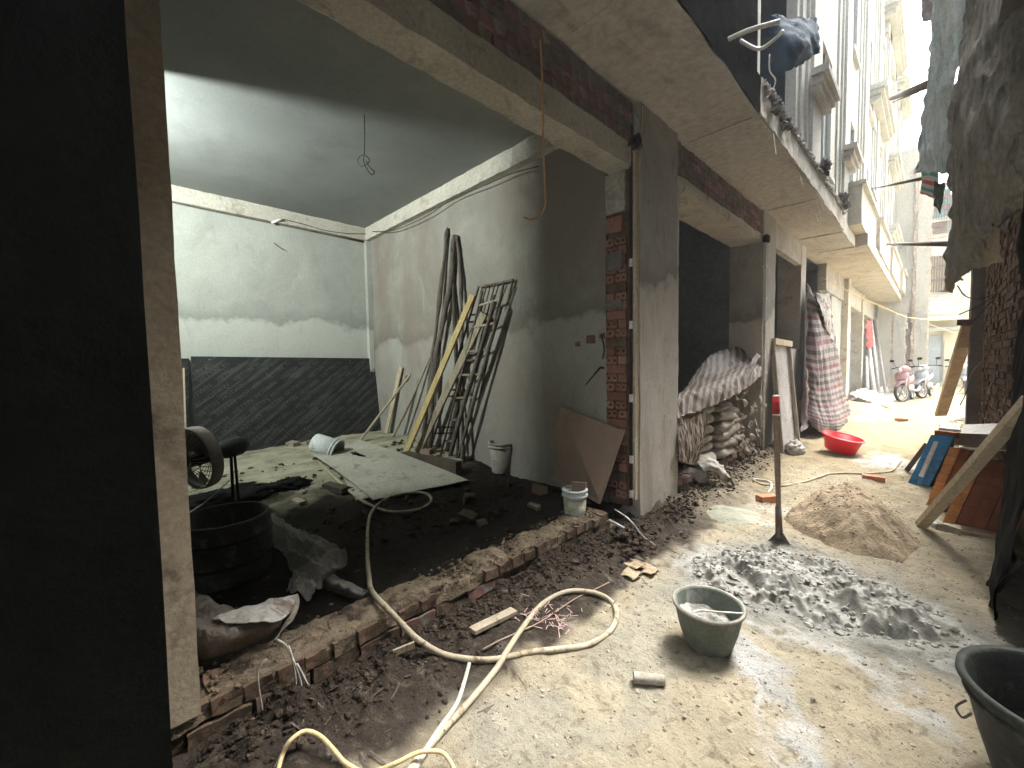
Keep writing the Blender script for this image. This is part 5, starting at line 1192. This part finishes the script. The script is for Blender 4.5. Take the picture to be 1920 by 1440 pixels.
# ================================================================== THINGS FURTHER DOWN THE LEFT SIDE
g = 'poles leaning in the far left bay'
for i, (a, c, r, lab) in enumerate((((1660,735),(1640,592),.05,'right grey pole leaning in the far left bay'), ((1648,738),(1633,600),.05,'middle grey pole leaning in the far left bay'), ((1640,742),(1628,640),.06,'left short pole leaning in the far left bay'))):
    single(MB().tube([onx(*a, -1.35), onx(*c, -1.85)], r, 8), 'leaning_pole', 'rebar', lab, 'pole', g)
single(MB().bar(onx(1627,735,-1.6), onx(1626,672,-1.75), .3, .05, Vector((0,1,0))), 'white_board', 'pvc', 'short white board standing in the far left bay', 'board')
b = cloth([[onx(1622,600,-1.8), onx(1632,603,-1.75)], [onx(1623,635,-1.8), onx(1634,640,-1.72)], [onx(1624,655,-1.8), onx(1634,650,-1.74)]], 14, 18, .06, 4, 5, (1,0,0), .01)
M['cloth_red'] = pmat('red_cloth', (.42,.10,.10), (.55,.2,.18), 4, bs=20)
single(b, 'red_cloth', 'cloth_red', 'faded red cloth hanging in the far left bay', 'cloth')
b = MB(); cc = gh(1612, 752)
b.grid(lambda u, v: (lambda x, y: (x, y, ground_h(x, y)-.02+.28*sst(1.5, .1, math.hypot((x+1.55)*1.2, (y-14.4)*.55)+.25*fbm((x,y,0),2,5,3))))(-1.86+1.3*u, 11.5+6*v), 50, 80)
M['sand_orange'] = pmat('orange_sand', (.52,.34,.14), (.62,.45,.22), 4, (.66,.58,.42), 5, bs=40, bstr=.8)
recenter(tag(b.build('sand_pile', 'sand_orange'), 'low orange sand bank beyond the striped curtain', 'sand pile'))
b = cloth([[onz(1590,740,.35), onz(1620,730,.35), onz(1640,735,.3)], [onz(1600,745,.32), onz(1625,742,.34), onz(1660,745,.25)], [onz(1625,752,.28), onz(1650,760,.2), onz(1680,765,.1)]], 30, 20, .06, 3, 6, (0,0,1), .03)
single(b, 'ground_sheet', 'sackwhite', 'pale crumpled sheet spread over the far sand bank', 'tarp')
# brick pillars of a demolished front, far left
pil = [((-1.05, 23.6), .42, 3.2), ((-.72, 24.2), .34, 3.4), ((-.42, 24.0), .46, 9.0)]
for i, ((x, y), wd, h) in enumerate(pil):
    t = thing('brick_pillar', ['ragged pale brick pillar nearest the leaning poles', 'thin ragged brick pillar between two others', 'tall ragged brick pillar rising beside the far building'][i], 'pillar', (x, y, 0), 'ragged brick pillars at the far end')
    b = MB(); z = 0; k = 0
    while z < h:
        e = .06*fbm((z, i*7, 0), 2, i, 2) ; b.box((x-wd/2-e-random.uniform(0,.05), y-.2, z), (x+wd/2+e+random.uniform(0,.05), y+.2, z+.075)); z += .085; k += 1
    o = b.build('bricks', 'brick_pale', t); o['kind'] = 'stuff'
    MB().rbox((x-wd/2+.03, y-.17, 0), (x+wd/2-.03, y+.17, h), .3, .02, 2).build('mortar_core', 'render_pale', t)
    MB().rbox((x-wd/2+.06, y-.24, h*.0+.8), (x+wd/2-.02, y-.205, h), .15, .03, 3).build('render_patch', 'render_pale', t)
b = MB().rbox((-1.35, 23.9, 3.3), (-.5, 24.3, 10), .3, .03, 1.5); single(b, 'gable_wall', 'render_pale', 'broken pale wall standing above the ragged brick pillars', 'wall')
# ================================================================== FAR BUILDING ACROSS THE END
t = thing('far_house', 'pale yellow house with blue balcony and barred windows closing the alley', 'building', (1, 32, 0))
Yf = 31.0
def fr(px0, py0, px1, py1, name, mat, dy=0., dep=.2, lab=None, par=None):
    p = ony(px0, py1, Yf-dy); q = ony(px1, py0, Yf-dy); x0, x1 = sorted((p.x, q.x)); z0, z1 = sorted((p.z, q.z))
    return MB().box((x0, Yf-dy, z0), (x1, Yf-dy+dep, z1)).build(name, mat, par or t, lab)
MB().box((-3, Yf, -.2), (2.6, Yf+.3, 9.7)).build('wall', 'render_yellow', t)
MB().box((-3, Yf-.01, 5.4), (2.6, Yf-.002, 9.6)).build('upper_render', 'render_pale', t)
d = fr(1728, 628, 1766, 716, 'door', 'grey_door', .06, .05)
fr(1727, 624, 1729, 716, 'frame', 'render_grey', .1, .08, None, d); fr(1765, 624, 1767, 716, 'frame', 'render_grey', .1, .08, None, d)
for k in range(7): fr(1730, 634+k*12, 1764, 635.2+k*12, 'seam', 'render_grey', .065, .004, None, d)
fr(1722, 612, 1800, 622, 'canopy', 'render_grey', .9, .9)
bl_ = fr(1722, 590, 1812, 603, 'balcony_floor', 'render_yellow', 1.0, 1.0)
for i, x in enumerate(range(1724, 1800, 19)): fr(x, 566, x+18, 589, 'balcony_panel', 'blue_panel', .98, .03)
for x in range(1724, 1806, 6): fr(x, 556, x+.8, 566, 'railing_post', 'grey_door', .97, .03)
fr(1722, 554, 1812, 556.5, 'railing', 'grey_door', .98, .04)
for (a, c, e, f, lab) in ((1736, 480, 1784, 548, 'first floor window behind dark bars'), (1731, 352, 1782, 412, 'teal window behind bars high up'), (1786, 330, 1815, 430, None), (1730, 415, 1776, 442, None)):
    wn = fr(a, c, e, f, 'window', 'teal_glass' if f == 412 or a == 1786 else 'wood_pale', .05, .04, lab)
    fr(a-1.5, c-3, e+1.5, c, 'frame', 'render_grey', .12, .12, None, wn); fr(a-1.5, f, e+1.5, f+2, 'frame', 'render_grey', .14, .14, None, wn)
    x = a
    while x < e: fr(x, c, x+.7, f, 'bar', 'steel', .16, .03, None, wn); x += 5
    for yb in (c+(f-c)*.3, c+(f-c)*.65): fr(a, yb, e, yb+.7, 'bar', 'steel', .18, .02, None, wn)
fr(1768, 640, 1769, 716, 'render_edge', 'render_grey', .04, .03)
for k in range(6): fr(1776, 640+k*13, 1820, 640.8+k*13, 'groove', 'render_pale', .02, .015)
# second far house to the right
t2 = thing('far_house', 'white far house glimpsed right of the yellow one', 'building', (4, 36, 0))
MB().box((2.0, 35, -.2), (7, 38, 6)).build('wall', 'render_pale', t2)
for z in (1.0, 3.6): 
    for x in (2.6, 3.9): wn = MB().box((x, 34.95, z), (x+.8, 34.99, z+1.3)).build('window', 'dark_room', t2)

# ================================================================== MOTORBIKES
def wheel(t, c, ax, r=.27):
    mt = Matrix.Translation(c) @ Vector(ax).to_track_quat('Z', 'Y').to_matrix().to_4x4()
    ty = [(r-.045, -.035), (r-.01, -.03), (r, 0), (r-.01, .03), (r-.045, .035), (r-.05, 0), (r-.045, -.035)]
    w_ = MB().lathe(ty, 32, mt).build('wheel', 'tyre', t)
    MB().lathe([(r-.052, -.02), (r-.044, 0), (r-.052, .02), (r-.06, .0), (r-.052, -.02)], 32, mt).build('rim', 'metal', w_)
    b = MB(); b.lathe([(0, -.04), (.035, -.04), (.035, .04), (0, .04)], 12, mt)
    for k in range(6): a = k*math.pi/3; b.bar(mt @ Vector((0,0,0)), mt @ Vector((math.cos(a)*(r-.05), math.sin(a)*(r-.05), 0)), .02, .012, Vector(ax))
    b.build('spokes', 'metal', w_)
def hull(sections, t, name, mat):
    """loft through (centre, half width, half height) rings; local x = forward"""
    b = MB(); n = 14; vs = []; fs = []
    for c, hw, hh in sections:
        for k in range(n):
            a = 2*math.pi*k/n; vs.append(Vector((c[0], c[1]+hw*math.copysign(abs(math.cos(a))**.8, math.cos(a)), c[2]+hh*math.copysign(abs(math.sin(a))**.8, math.sin(a)))))
    for i in range(len(sections)-1):
        for k in range(n): fs.append((i*n+k, i*n+(k+1) % n, (i+1)*n+(k+1) % n, (i+1)*n+k))
    fs += [tuple(range(n-1, -1, -1)), tuple((len(sections)-1)*n+k for k in range(n))]
    b.add(vs, fs, True); return b
def bike(loc, rz, mat, label, lean=.10, steer=.5):
    t = thing('motorbike', label, 'motorbike', (0, 0, 0), 'motorbikes parked at the far end')
    st = Matrix.Translation((.6, 0, 0)) @ Matrix.Rotation(steer, 4, 'Z') @ Matrix.Translation((-.6, 0, 0))
    def S_(b): b.v = [st @ v for v in b.v]; return b
    fw = st @ Vector((.62, 0, .27)); wheel(t, fw, st.to_3x3() @ Vector((0, 1, 0))); wheel(t, (-.6, 0, .27), (0, 1, 0))
    for s in (-1, 1): S_(MB().tube([(.62, s*.075, .27), (.50, s*.07, .62), (.42, s*.05, .86)], .02, 8)).build('fork', 'metal', t)
    S_(hull([((.42,0,.62),.02,.02), ((.50,0,.60),.07,.05), ((.66,0,.58),.075,.035), ((.84,0,.46),.05,.02)], t, '', '')).build('mudguard', mat, t)
    hull([((.60,0,.74),.04,.06), ((.54,0,.76),.13,.14), ((.44,0,.74),.17,.20), ((.30,0,.60),.15,.22), ((.15,0,.42),.10,.12)], t, '', '').build('front_fairing', mat, t)
    S_(hull([((.60,0,.93),.05,.04), ((.54,0,.95),.11,.08), ((.42,0,.97),.13,.09), ((.30,0,.95),.09,.05)], t, '', '')).build('headlamp_cowl', mat, t)
    S_(MB().lathe([(0,.02),(.05,.015),(.06,0),(0,0)], 16, Matrix.Translation((.60,0,.93)) @ Matrix.Rotation(R(80), 4, 'Y'))).build('headlight', 'plastic_white', t)
    hull([((.25,0,.38),.10,.06), ((0,0,.36),.13,.09), ((-.3,0,.40),.13,.10), ((-.45,0,.40),.08,.08)], t, '', '').build('engine', 'metal', t)
    hull([((.12,0,.55),.08,.10), ((-.1,0,.62),.13,.12), ((-.45,0,.68),.14,.12), ((-.85,0,.78),.05,.05)], t, '', '').build('body', mat, t)
    hull([((.10,0,.72),.08,.03), ((-.2,0,.76),.13,.045), ((-.55,0,.82),.12,.045), ((-.72,0,.84),.07,.03)], t, '', '').build('seat', 'tyre', t)
    S_(MB().tube([(.34,-.34,1.0), (.38,-.15,1.03), (.40,0,1.0), (.38,.15,1.03), (.34,.34,1.0)], .014, 7, 4)).build('handlebar', 'black', t)
    for s in (-1, 1):
        S_(MB().tube([(.32,s*.28,1.02), (.36,s*.33,1.2)], .006, 6)).build('mirror_stalk', 'black', t)
        S_(MB().lathe([(0,-.01),(.05,-.01),(.06,0),(.05,.01),(0,.01)], 14, Matrix.Translation((.36,s*.36,1.23)) @ Matrix.Rotation(R(90), 4, 'Y') @ Matrix.Diagonal((.7,1.2,1,1)))).build('mirror', 'black', t)
        S_(MB().tube([(.34,s*.34,1.0), (.31,s*.42,.99)], .019, 8)).build('grip', 'black', t)
    MB().tube([(-.1,.12,.3), (-.45,.17,.28), (-.85,.17,.36)], .04, 9, 4).build('exhaust', 'metal', t)
    MB().tube([(0,-.1,.3), (-.02,-.26,.02)], .012, 6).build('stand', 'black', t)
    t.location = loc; t.rotation_euler = (lean, 0, rz); t.scale = (1.12,)*3
bike(onz(1692, 754)+Vector((.10, .72, 0)), R(-97), 'bike_pink', 'pink fairing motorbike parked nearest in the alley', .10, -.45)
bike(onz(1728, 747)+Vector((.12, .75, 0)), R(-98), 'bike_grey', 'silver grey motorbike parked behind the pink one', .10, -.35)
bike(Vector((1.05, 24.6, 0)), R(-100), 'bike_grey', 'distant grey motorbike glimpsed beyond the leaning plank', .1, .2)

# ================================================================== RIGHT SIDE
XR = .50
W = thing('brick_wall', 'rough dark weathered brick wall along the right of the alley', 'wall', (.8, 8, 0))
sp = []; rest = MB(); z = .42; r = 0; cnt = 0
while z < 4.2:
    y = 4.3 - (.11 if r % 2 else 0)
    while y < 8.95:
        q = (XR+.05+random.uniform(-.014, .014), y+.1, z)
        if y > 5.4 and .55 < z < 2.1 and cnt < 300: sp.append((q, (random.uniform(-.03,.03), random.uniform(-.05,.05), random.uniform(-.03,.03)), (1,1,1))); cnt += 1
        else: rest.rbox((q[0]-.05, y, z-.03), (q[0]+.05, y+.205, z+.03), .1, .006, 9)
        y += .222
    z += .079; r += 1
lay_bricks(W, sp, [brick_mesh(.10, .205, .06, s+30, .006, .05) for s in range(4)], ['wall_brick', 'wall_brick', 'brick_mud', 'wall_brick'])
o = rest.build('brick', 'wall_brick', W); o['kind'] = 'stuff'
MB().box((XR+.03, 4.3, -.1), (XR+.2, 9.1, 4.2)).build('mortar_core', 'mortar_dark', W)
P0 = thing('concrete_post', 'square concrete post at the end of the brick wall', 'post', (.47, 9.3, 0))
MB().rbox((.37, 9.15, .2), (.57, 9.55, 4.2), .12, .008, 5).build('shaft', 'concrete_dark', P0)
MB().rbox((.505, 9.06, .3), (.55, 9.14, 3.0), .12, .008, 5).build('shaft', 'wood_brown', P0)
# dark house behind the wall to the right; it carries the cantilever wrapped in sheets
t = thing('right_house', 'dark house body behind the brick wall on the right', 'building', (2, 2, 0))
MB().box((.95, -6, -.1), (3.5, 9.6, 4.3)).build('wall', 'shade_dark_wall', t)
MB().box((.30, -6, 4.25), (3.5, 10.5, 4.45)).build('balcony_slab', 'concrete_dark', t)  # slab lengthened past the camera to darken the right side
MB().box((.9, -6, 4.452), (3.5, 10.5, 8.5)).build('upper_wall', 'concrete_dark', t)
# hanging sheets
b = cloth([
 [ony(1815,-60,6.2), ony(1850,-60,5.9), ony(1885,-60,5.7), ony(1940,-60,5.2)],
 [ony(1806,70,6.2), ony(1840,70,5.75), ony(1885,90,5.4), ony(1950,120,5.0)],
 [ony(1790,180,6.2), ony(1825,200,5.6), ony(1880,220,5.2), ony(1960,250,4.9)],
 [ony(1785,290,6.2), ony(1820,320,5.5), ony(1870,340,5.2), ony(1940,330,5.0)],
 [ony(1786,390,6.2), ony(1812,420,5.7), ony(1855,420,5.4), ony(1915,390,5.2)],
 [ony(1782,460,6.2), ony(1805,475,5.9), ony(1832,470,5.7), ony(1862,440,5.5)],
 [ony(1775,520,6.2), ony(1790,530,6.0), ony(1815,518,5.9), ony(1832,500,5.8)]], 110, 150, .085, 3.6, 3, (-.2, -1, 0), .07, stretch=(2.2,1,.45))
single(b, 'hanging_tarp', 'tarp_brown', 'big brown grey tarp bulging down over the right of the alley', 'tarp')
M['tarp_tan'] = pmat('tan_sheet', (.32,.27,.19), (.44,.38,.28), 3, (.22,.18,.13), 5, bs=20)
b = cloth([[ony(1838,425,6.1), ony(1860,400,6.0), ony(1900,380,5.9)], [ony(1835,470,6.1), ony(1855,470,6.0), ony(1875,430,5.9)], [ony(1815,505,6.1), ony(1848,500,6.0), ony(1876,490,5.9)]], 24, 24, .03, 4, 6, (0,-1,0), .03)
single(b, 'tan_sheet', 'tarp_tan', 'tan torn sheet hanging just right of the bulging tarp', 'tarp')
b = cloth([
 [ony(1748,-40,7.0), ony(1765,-40,6.9), ony(1790,-40,6.6), ony(1825,-40,6.4)],
 [ony(1752,60,7.0), ony(1770,60,6.9), ony(1792,60,6.6), ony(1818,60,6.4)],
 [ony(1742,140,7.0), ony(1762,150,6.9), ony(1780,150,6.6), ony(1796,150,6.4)],
 [ony(1736,210,7.0), ony(1758,220,6.9), ony(1775,220,6.6), ony(1792,220,6.4)],
 [ony(1726,290,7.0), ony(1750,300,6.9), ony(1770,300,6.6), ony(1788,300,6.4)],
 [ony(1718,322,7.0), ony(1745,322,6.9), ony(1770,325,6.6), ony(1784,330,6.4)]], 70, 130, .075, 4.5, 8, (-.3, -1, 0), .07, stretch=(3,1,.35))
single(b, 'hanging_sheet', 'tarp_green', 'pale grey green sheeting hanging left of the brown tarp', 'tarp')
b = cloth([[ony(1727,312,7.1), ony(1742,305,7.0), ony(1760,312,6.9)], [ony(1728,340,7.1), ony(1742,342,7.0), ony(1760,345,6.9)], [ony(1724,362,7.1), ony(1742,368,7.0), ony(1752,374,6.9)]], 26, 26, .02, 5, 3, (0,-1,0), .01)
single(b, 'striped_sheet', 'tarp_rg', 'small red white and green striped sheet hanging below the pale sheeting', 'tarp')
M['dark_green'] = pmat('dark_green_sheet', (.07,.095,.07), (.12,.15,.11), 4, bs=20)
b = cloth([[ony(1752,340,6.95), ony(1762,345,6.9), ony(1772,342,6.85)], [ony(1750,368,6.95), ony(1758,372,6.9), ony(1770,366,6.85)], [ony(1750,386,6.95), ony(1756,390,6.9), ony(1764,403,6.85)]], 16, 22, .03, 6, 3, (0,-1,0), .01)
single(b, 'green_rag', 'dark_green', 'dark green rag with a pointed tip beside the striped sheet', 'rag')
b = cloth([[ony(1728,-30,7.4), ony(1760,-30,7.3)], [ony(1727,20,7.4), ony(1770,15,7.3)], [ony(1729,42,7.4), ony(1758,34,7.3)]], 20, 16, .04, 4, 3, (0,-1,0), .02)
M['mauve'] = pmat('mauve_grey_sheet', (.20,.17,.17), (.30,.27,.28), 4, bs=20)
single(b, 'grey_rag', 'mauve', 'mauve grey sheet corner hanging at the top of the alley', 'tarp')
b = cloth([[ony(1772,520,6.3), ony(1780,515,6.2), ony(1790,522,6.2)], [ony(1770,540,6.3), ony(1780,540,6.2), ony(1788,545,6.2)], [ony(1760,545,6.3), ony(1778,548,6.2), ony(1786,550,6.2)]], 16, 16, .04, 6, 3, (0,-1,0), .02)
single(b, 'grey_rag', 'tarp_tan', 'ragged tip dangling under the bulging tarp', 'rag')
b = cloth([[Vector((.62,3.0,4.2)), Vector((.55,4.2,4.2)), Vector((.49,5.15,4.2))], [Vector((.56,3.1,2.4)), Vector((.51,4.2,2.4)), Vector((.485,5.1,2.4))], [Vector((.40,3.3,1.1)), Vector((.43,4.3,1.1)), Vector((.475,4.9,1.1))], [Vector((.30,3.45,.02)), Vector((.38,4.3,.02)), Vector((.45,4.7,.02))]], 50, 70, .05, 2.5, 6, (-1,0,0), .02, stretch=(1,1.5,.3))
single(b, 'black_shade_sheet', 'sheet_black', 'added black sheet standing in for shade along the right edge', 'tarp')  # sheet added where there is only deep shade
single(MB().tube([gh(1884,1112,.05)+Vector((-.03,0,0)), gh(1915,1050,.35)], .012, 7), 'thin_stick', 'wood_dark', 'thin dark stick leaning in the shade at the right edge', 'stick')
# cables on right
for i, (P0_, lab) in enumerate((([(1795,535),(1810,555),(1835,560),(1866,552)], 'thin dark cable drooping from the bulging tarp to the post'), ([(1798,590),(1835,573),(1868,553)], 'upper dark cable slanting up to the post'), ([(1820,605),(1845,580),(1868,556)], 'lower dark cable slanting up to the post'))):
    single(MB().tube([ony(px, py, 6.6) for px, py in P0_], .006, 6, 5), 'hanging_cable', 'wire', lab, 'cable')
single(MB().tube([ony(1800,760,8), ony(1812,735,8), ony(1822,700,8.2), ony(1838,680,8.6)], .006, 6, 4), 'hanging_cable', 'wire', 'thin cable rising from the rubble toward the post', 'cable')
# poles across the alley
single(MB().tube([onx(1672,184,-.8), ony(1743,157,7.0)], .05, 10), 'cross_pole', 'steel', 'thick pole bracing across the alley near its top', 'pole')
single(MB().tube([onx(1673,192,-.8), ony(1722,172,7.2)], .012, 8), 'cross_pole', 'steel', 'thin rod just under the thick cross pole', 'pole')
single(MB().tube([onx(1640,353,-1.2), ony(1728,335,7.2)], .022, 9), 'cross_pole', 'steel', 'slim pole crossing to the striped sheet', 'pole')
single(MB().tube([onx(1655,458,-1.2), ony(1782,457,6.6)], .03, 9), 'cross_pole', 'steel', 'level pole crossing the alley above the motorbikes', 'pole')
for i, (A, B, Y1, Y2, r) in enumerate((((1540,520),(1700,595),12,16,.012), ((1700,595),(1800,598),16,24,.012), ((1720,600),(1850,640),24,24,.015))):
    single(MB().tube([ony(*A, Y1), ony((A[0]+B[0])/2, (A[1]+B[1])/2+3, (Y1+Y2)/2), ony(*B, Y2)], r, 6, 5), 'overhead_cable', 'hose_yellow', ['yellow cable slanting down along the left bays', 'yellow cable stretched level before the far house', 'pale sagging cable before the far house door'][i], 'cable')
# leaning plank and beam
t = thing('leaning_plank', 'broad brown plank leaning against the concrete post', 'plank', onx(1770, 780, .17))
pb, pt_ = onz(1764, 778, .38), ony(1819, 604, 9.1)
MB().bar(pb, pt_, .155, .045, Vector((1,.35,0)), 6, .004).build('board', 'wood_brown', t)
MB().bar(pb+Vector((-.075,-.05,0)), pt_+Vector((-.075,-.05,0)), .015, .03, Vector((1,.35,0))).build('edge_batten', 'wood_pale', t)
single(MB().bar(ony(1797,605,9.05), ony(1868,604,8.9), .09, .09, Vector((0,0,1)), 3, .004), 'cross_beam', 'wood_dark', 'dark square beam across the top of the leaning plank', 'beam')
single(MB().bar(gh(1834,780,.1), ony(1878,705,7.0), .09, .06, Vector((1,0,0)), 4, .006), 'dark_post', 'wood_dark', 'charred dark stick leaning on the brick wall', 'stick')
# ------------------------------------------------------------ stacked tile packs
def at_(px, py, z): return onz(px, py, z)
def pack(bl, br, tl, tr, th, mat, nr, nc, label, name='tile_pack', gap=.006):
    t = thing(name, label, 'tile stack', bl)
    n = (br-bl).cross(tl-bl).normalized()
    if n.dot(EYE-bl) < 0: n = -n
    def P(u, v): return bl.lerp(br, u).lerp(tl.lerp(tr, u), v)
    quadslab(P(0,0)-n*.01, P(1,0)-n*.01, P(1,1)-n*.01, P(0,1)-n*.01, th if (br-bl).cross(tl-bl).dot(n) > 0 else -th).build('backing', 'tile_brown' if mat == 'tile_orange' else 'wood_dark', t)
    for i in range(nr):
        for j in range(nc):
            u0, u1 = j/nc+gap, (j+1)/nc-gap; v0, v1 = i/nr+gap*.6, (i+1)/nr-gap*.6; e = n*random.uniform(.0, .012)
            q = [P(u0,v0)+e, P(u1,v0)+e, P(u1,v1)+e, P(u0,v1)+e]
            b = MB(); b.add(q+[x-n*.03 for x in q], [(0,1,2,3),(7,6,5,4),(0,4,5,1),(1,5,6,2),(2,6,7,3),(3,7,4,0)]); b.build('tile', mat, t)
    return t
# tops lean right: top edge further into +X at height ~.55
def up_(b0, px, py, dy=.04): return ony(px, py, b0.y+dy)
def pk(A, B, C, D_, th, mat, nr, nc, lab):
    a, b_ = at_(*A, 0.), at_(*B, 0.); return pack(a, b_, up_(a, *C), up_(b_, *D_), th, mat, nr, nc, lab)
pk((1703,905), (1742,913), (1746,815), (1790,818), .08, 'tile_blue', 4, 3, 'pack of blue glazed blocks leaning at the left of the tile stacks')
single(MB().bar(at_(1700,882,.02), ony(1738,832,7.3), .05, .03, Vector((1,0,0)), 2), 'steel_channel', 'steel', 'grey steel channel leaning left of the blue blocks', 'channel')
single(quadslab(at_(1722,892,.14), at_(1729,895,.15), ony(1758,828,6.45), ony(1751,827,6.45), .01), 'metal_strip', 'rebar', 'pale metal strip lying on the blue blocks', 'metal strip')
pk((1736,948), (1752,953), (1782,838), (1802,840), .06, 'tile_orange', 7, 1, 'narrow pack of orange tiles standing right of the blue blocks')
pk((1753,952), (1764,960), (1804,842), (1822,844), .05, 'tile_brown', 6, 1, 'brown tile pack edge behind the pale plank')
pk((1765,986), (1786,990), (1824,858), (1846,862), .06, 'tile_orange', 6, 1, 'near orange tile pack under the pale plank')
pk((1787,990), (1844,1000), (1848,862), (1900,868), .06, 'tile_brown', 3, 2, 'near brown tile pack facing the camera')
pk((1846,1000), (1900,1010), (1902,868), (1960,874), .06, 'tile_brown', 3, 2, 'rightmost brown tile pack fading into shade')
# boards laid over the stacks
single(quadslab(ony(1760,802,7.3), ony(1800,806,7.3), ony(1802,795,8.0), ony(1768,792,8.0), .03), 'white_board', 'board_white', 'small white board behind the blue blocks', 'board')
single(quadslab(ony(1798,838,5.9), ony(1925,842,4.6), ony(1925,792,6.0), ony(1806,796,7.6), .025), 'white_board', 'board_white', 'large dusty white board laid over the tile stacks', 'board')
single(MB().bar(ony(1756,812,7.0), ony(1795,817,6.9), .07, .07, Vector((0,0,1))), 'dark_timber', 'tile_brown', 'brown timber block on top of the blue blocks', 'timber')
single(MB().bar(ony(1800,828,5.85), ony(1925,838,4.5), .07, .08, Vector((0,0,1))), 'dark_timber', 'wood_dark', 'long dark timber along the top of the tile stacks', 'timber')
single(MB().bar(ony(1806,818,6.1), ony(1845,820,5.8), .06, .06, Vector((0,0,1))), 'dark_timber', 'wood_dark', 'short dark timber lying on the long one', 'timber')
single(MB().bar(gh(1728,985,.02), ony(1935,748,3.9), .075, .045, Vector((1,.4,0)), 6, .005), 'long_plank', 'wood_pale', 'long pale plank slanting across the tile stacks', 'plank')
for px, py, s, lab in ((1780,992,.07,'pale broken stone at the foot of the near tile pack'), (1762,985,.05,'small white stone by the foot of the long plank')):
    b = MB(); c = gh(px, py, s*.3); b.rbox(c-Vector((s,s*.7,s*.5)), c+Vector((s,s*.7,s*.5)), .03, .02, 10, px); single(b, 'stone', 'rock' if s > .06 else 'board_white', lab, 'stone')
single(MB().rbox(at_(1790,1000,0)+Vector((0,-.03,0)), at_(1880,1010,0)+Vector((0,.03,.04)), .1, .006, 6), 'low_batten', 'wood_brown', 'low batten on the ground before the brown tile packs', 'batten')

# ------------------------------------------------------------ dusty air
hz = MB().box((-30, -26, -1.2), (30, 60, 15.6)).build('haze', 'concrete')
hm = bpy.data.materials.new('dusty_air'); hm.use_nodes = True; hn = hm.node_tree; hn.nodes.clear()
ho = hn.nodes.new('ShaderNodeOutputMaterial'); hv = hn.nodes.new('ShaderNodeVolumePrincipled')
hv.inputs['Color'].default_value = (.95, .96, .97, 1); hv.inputs['Density'].default_value = .002; hv.inputs['Anisotropy'].default_value = .3
hn.links.new(hv.outputs[0], ho.inputs['Volume']); hz.data.materials.clear(); hz.data.materials.append(hm); hz['kind'] = 'stuff'
hz['label'] = 'thin bright dusty haze filling the alley'; hz['category'] = 'haze'
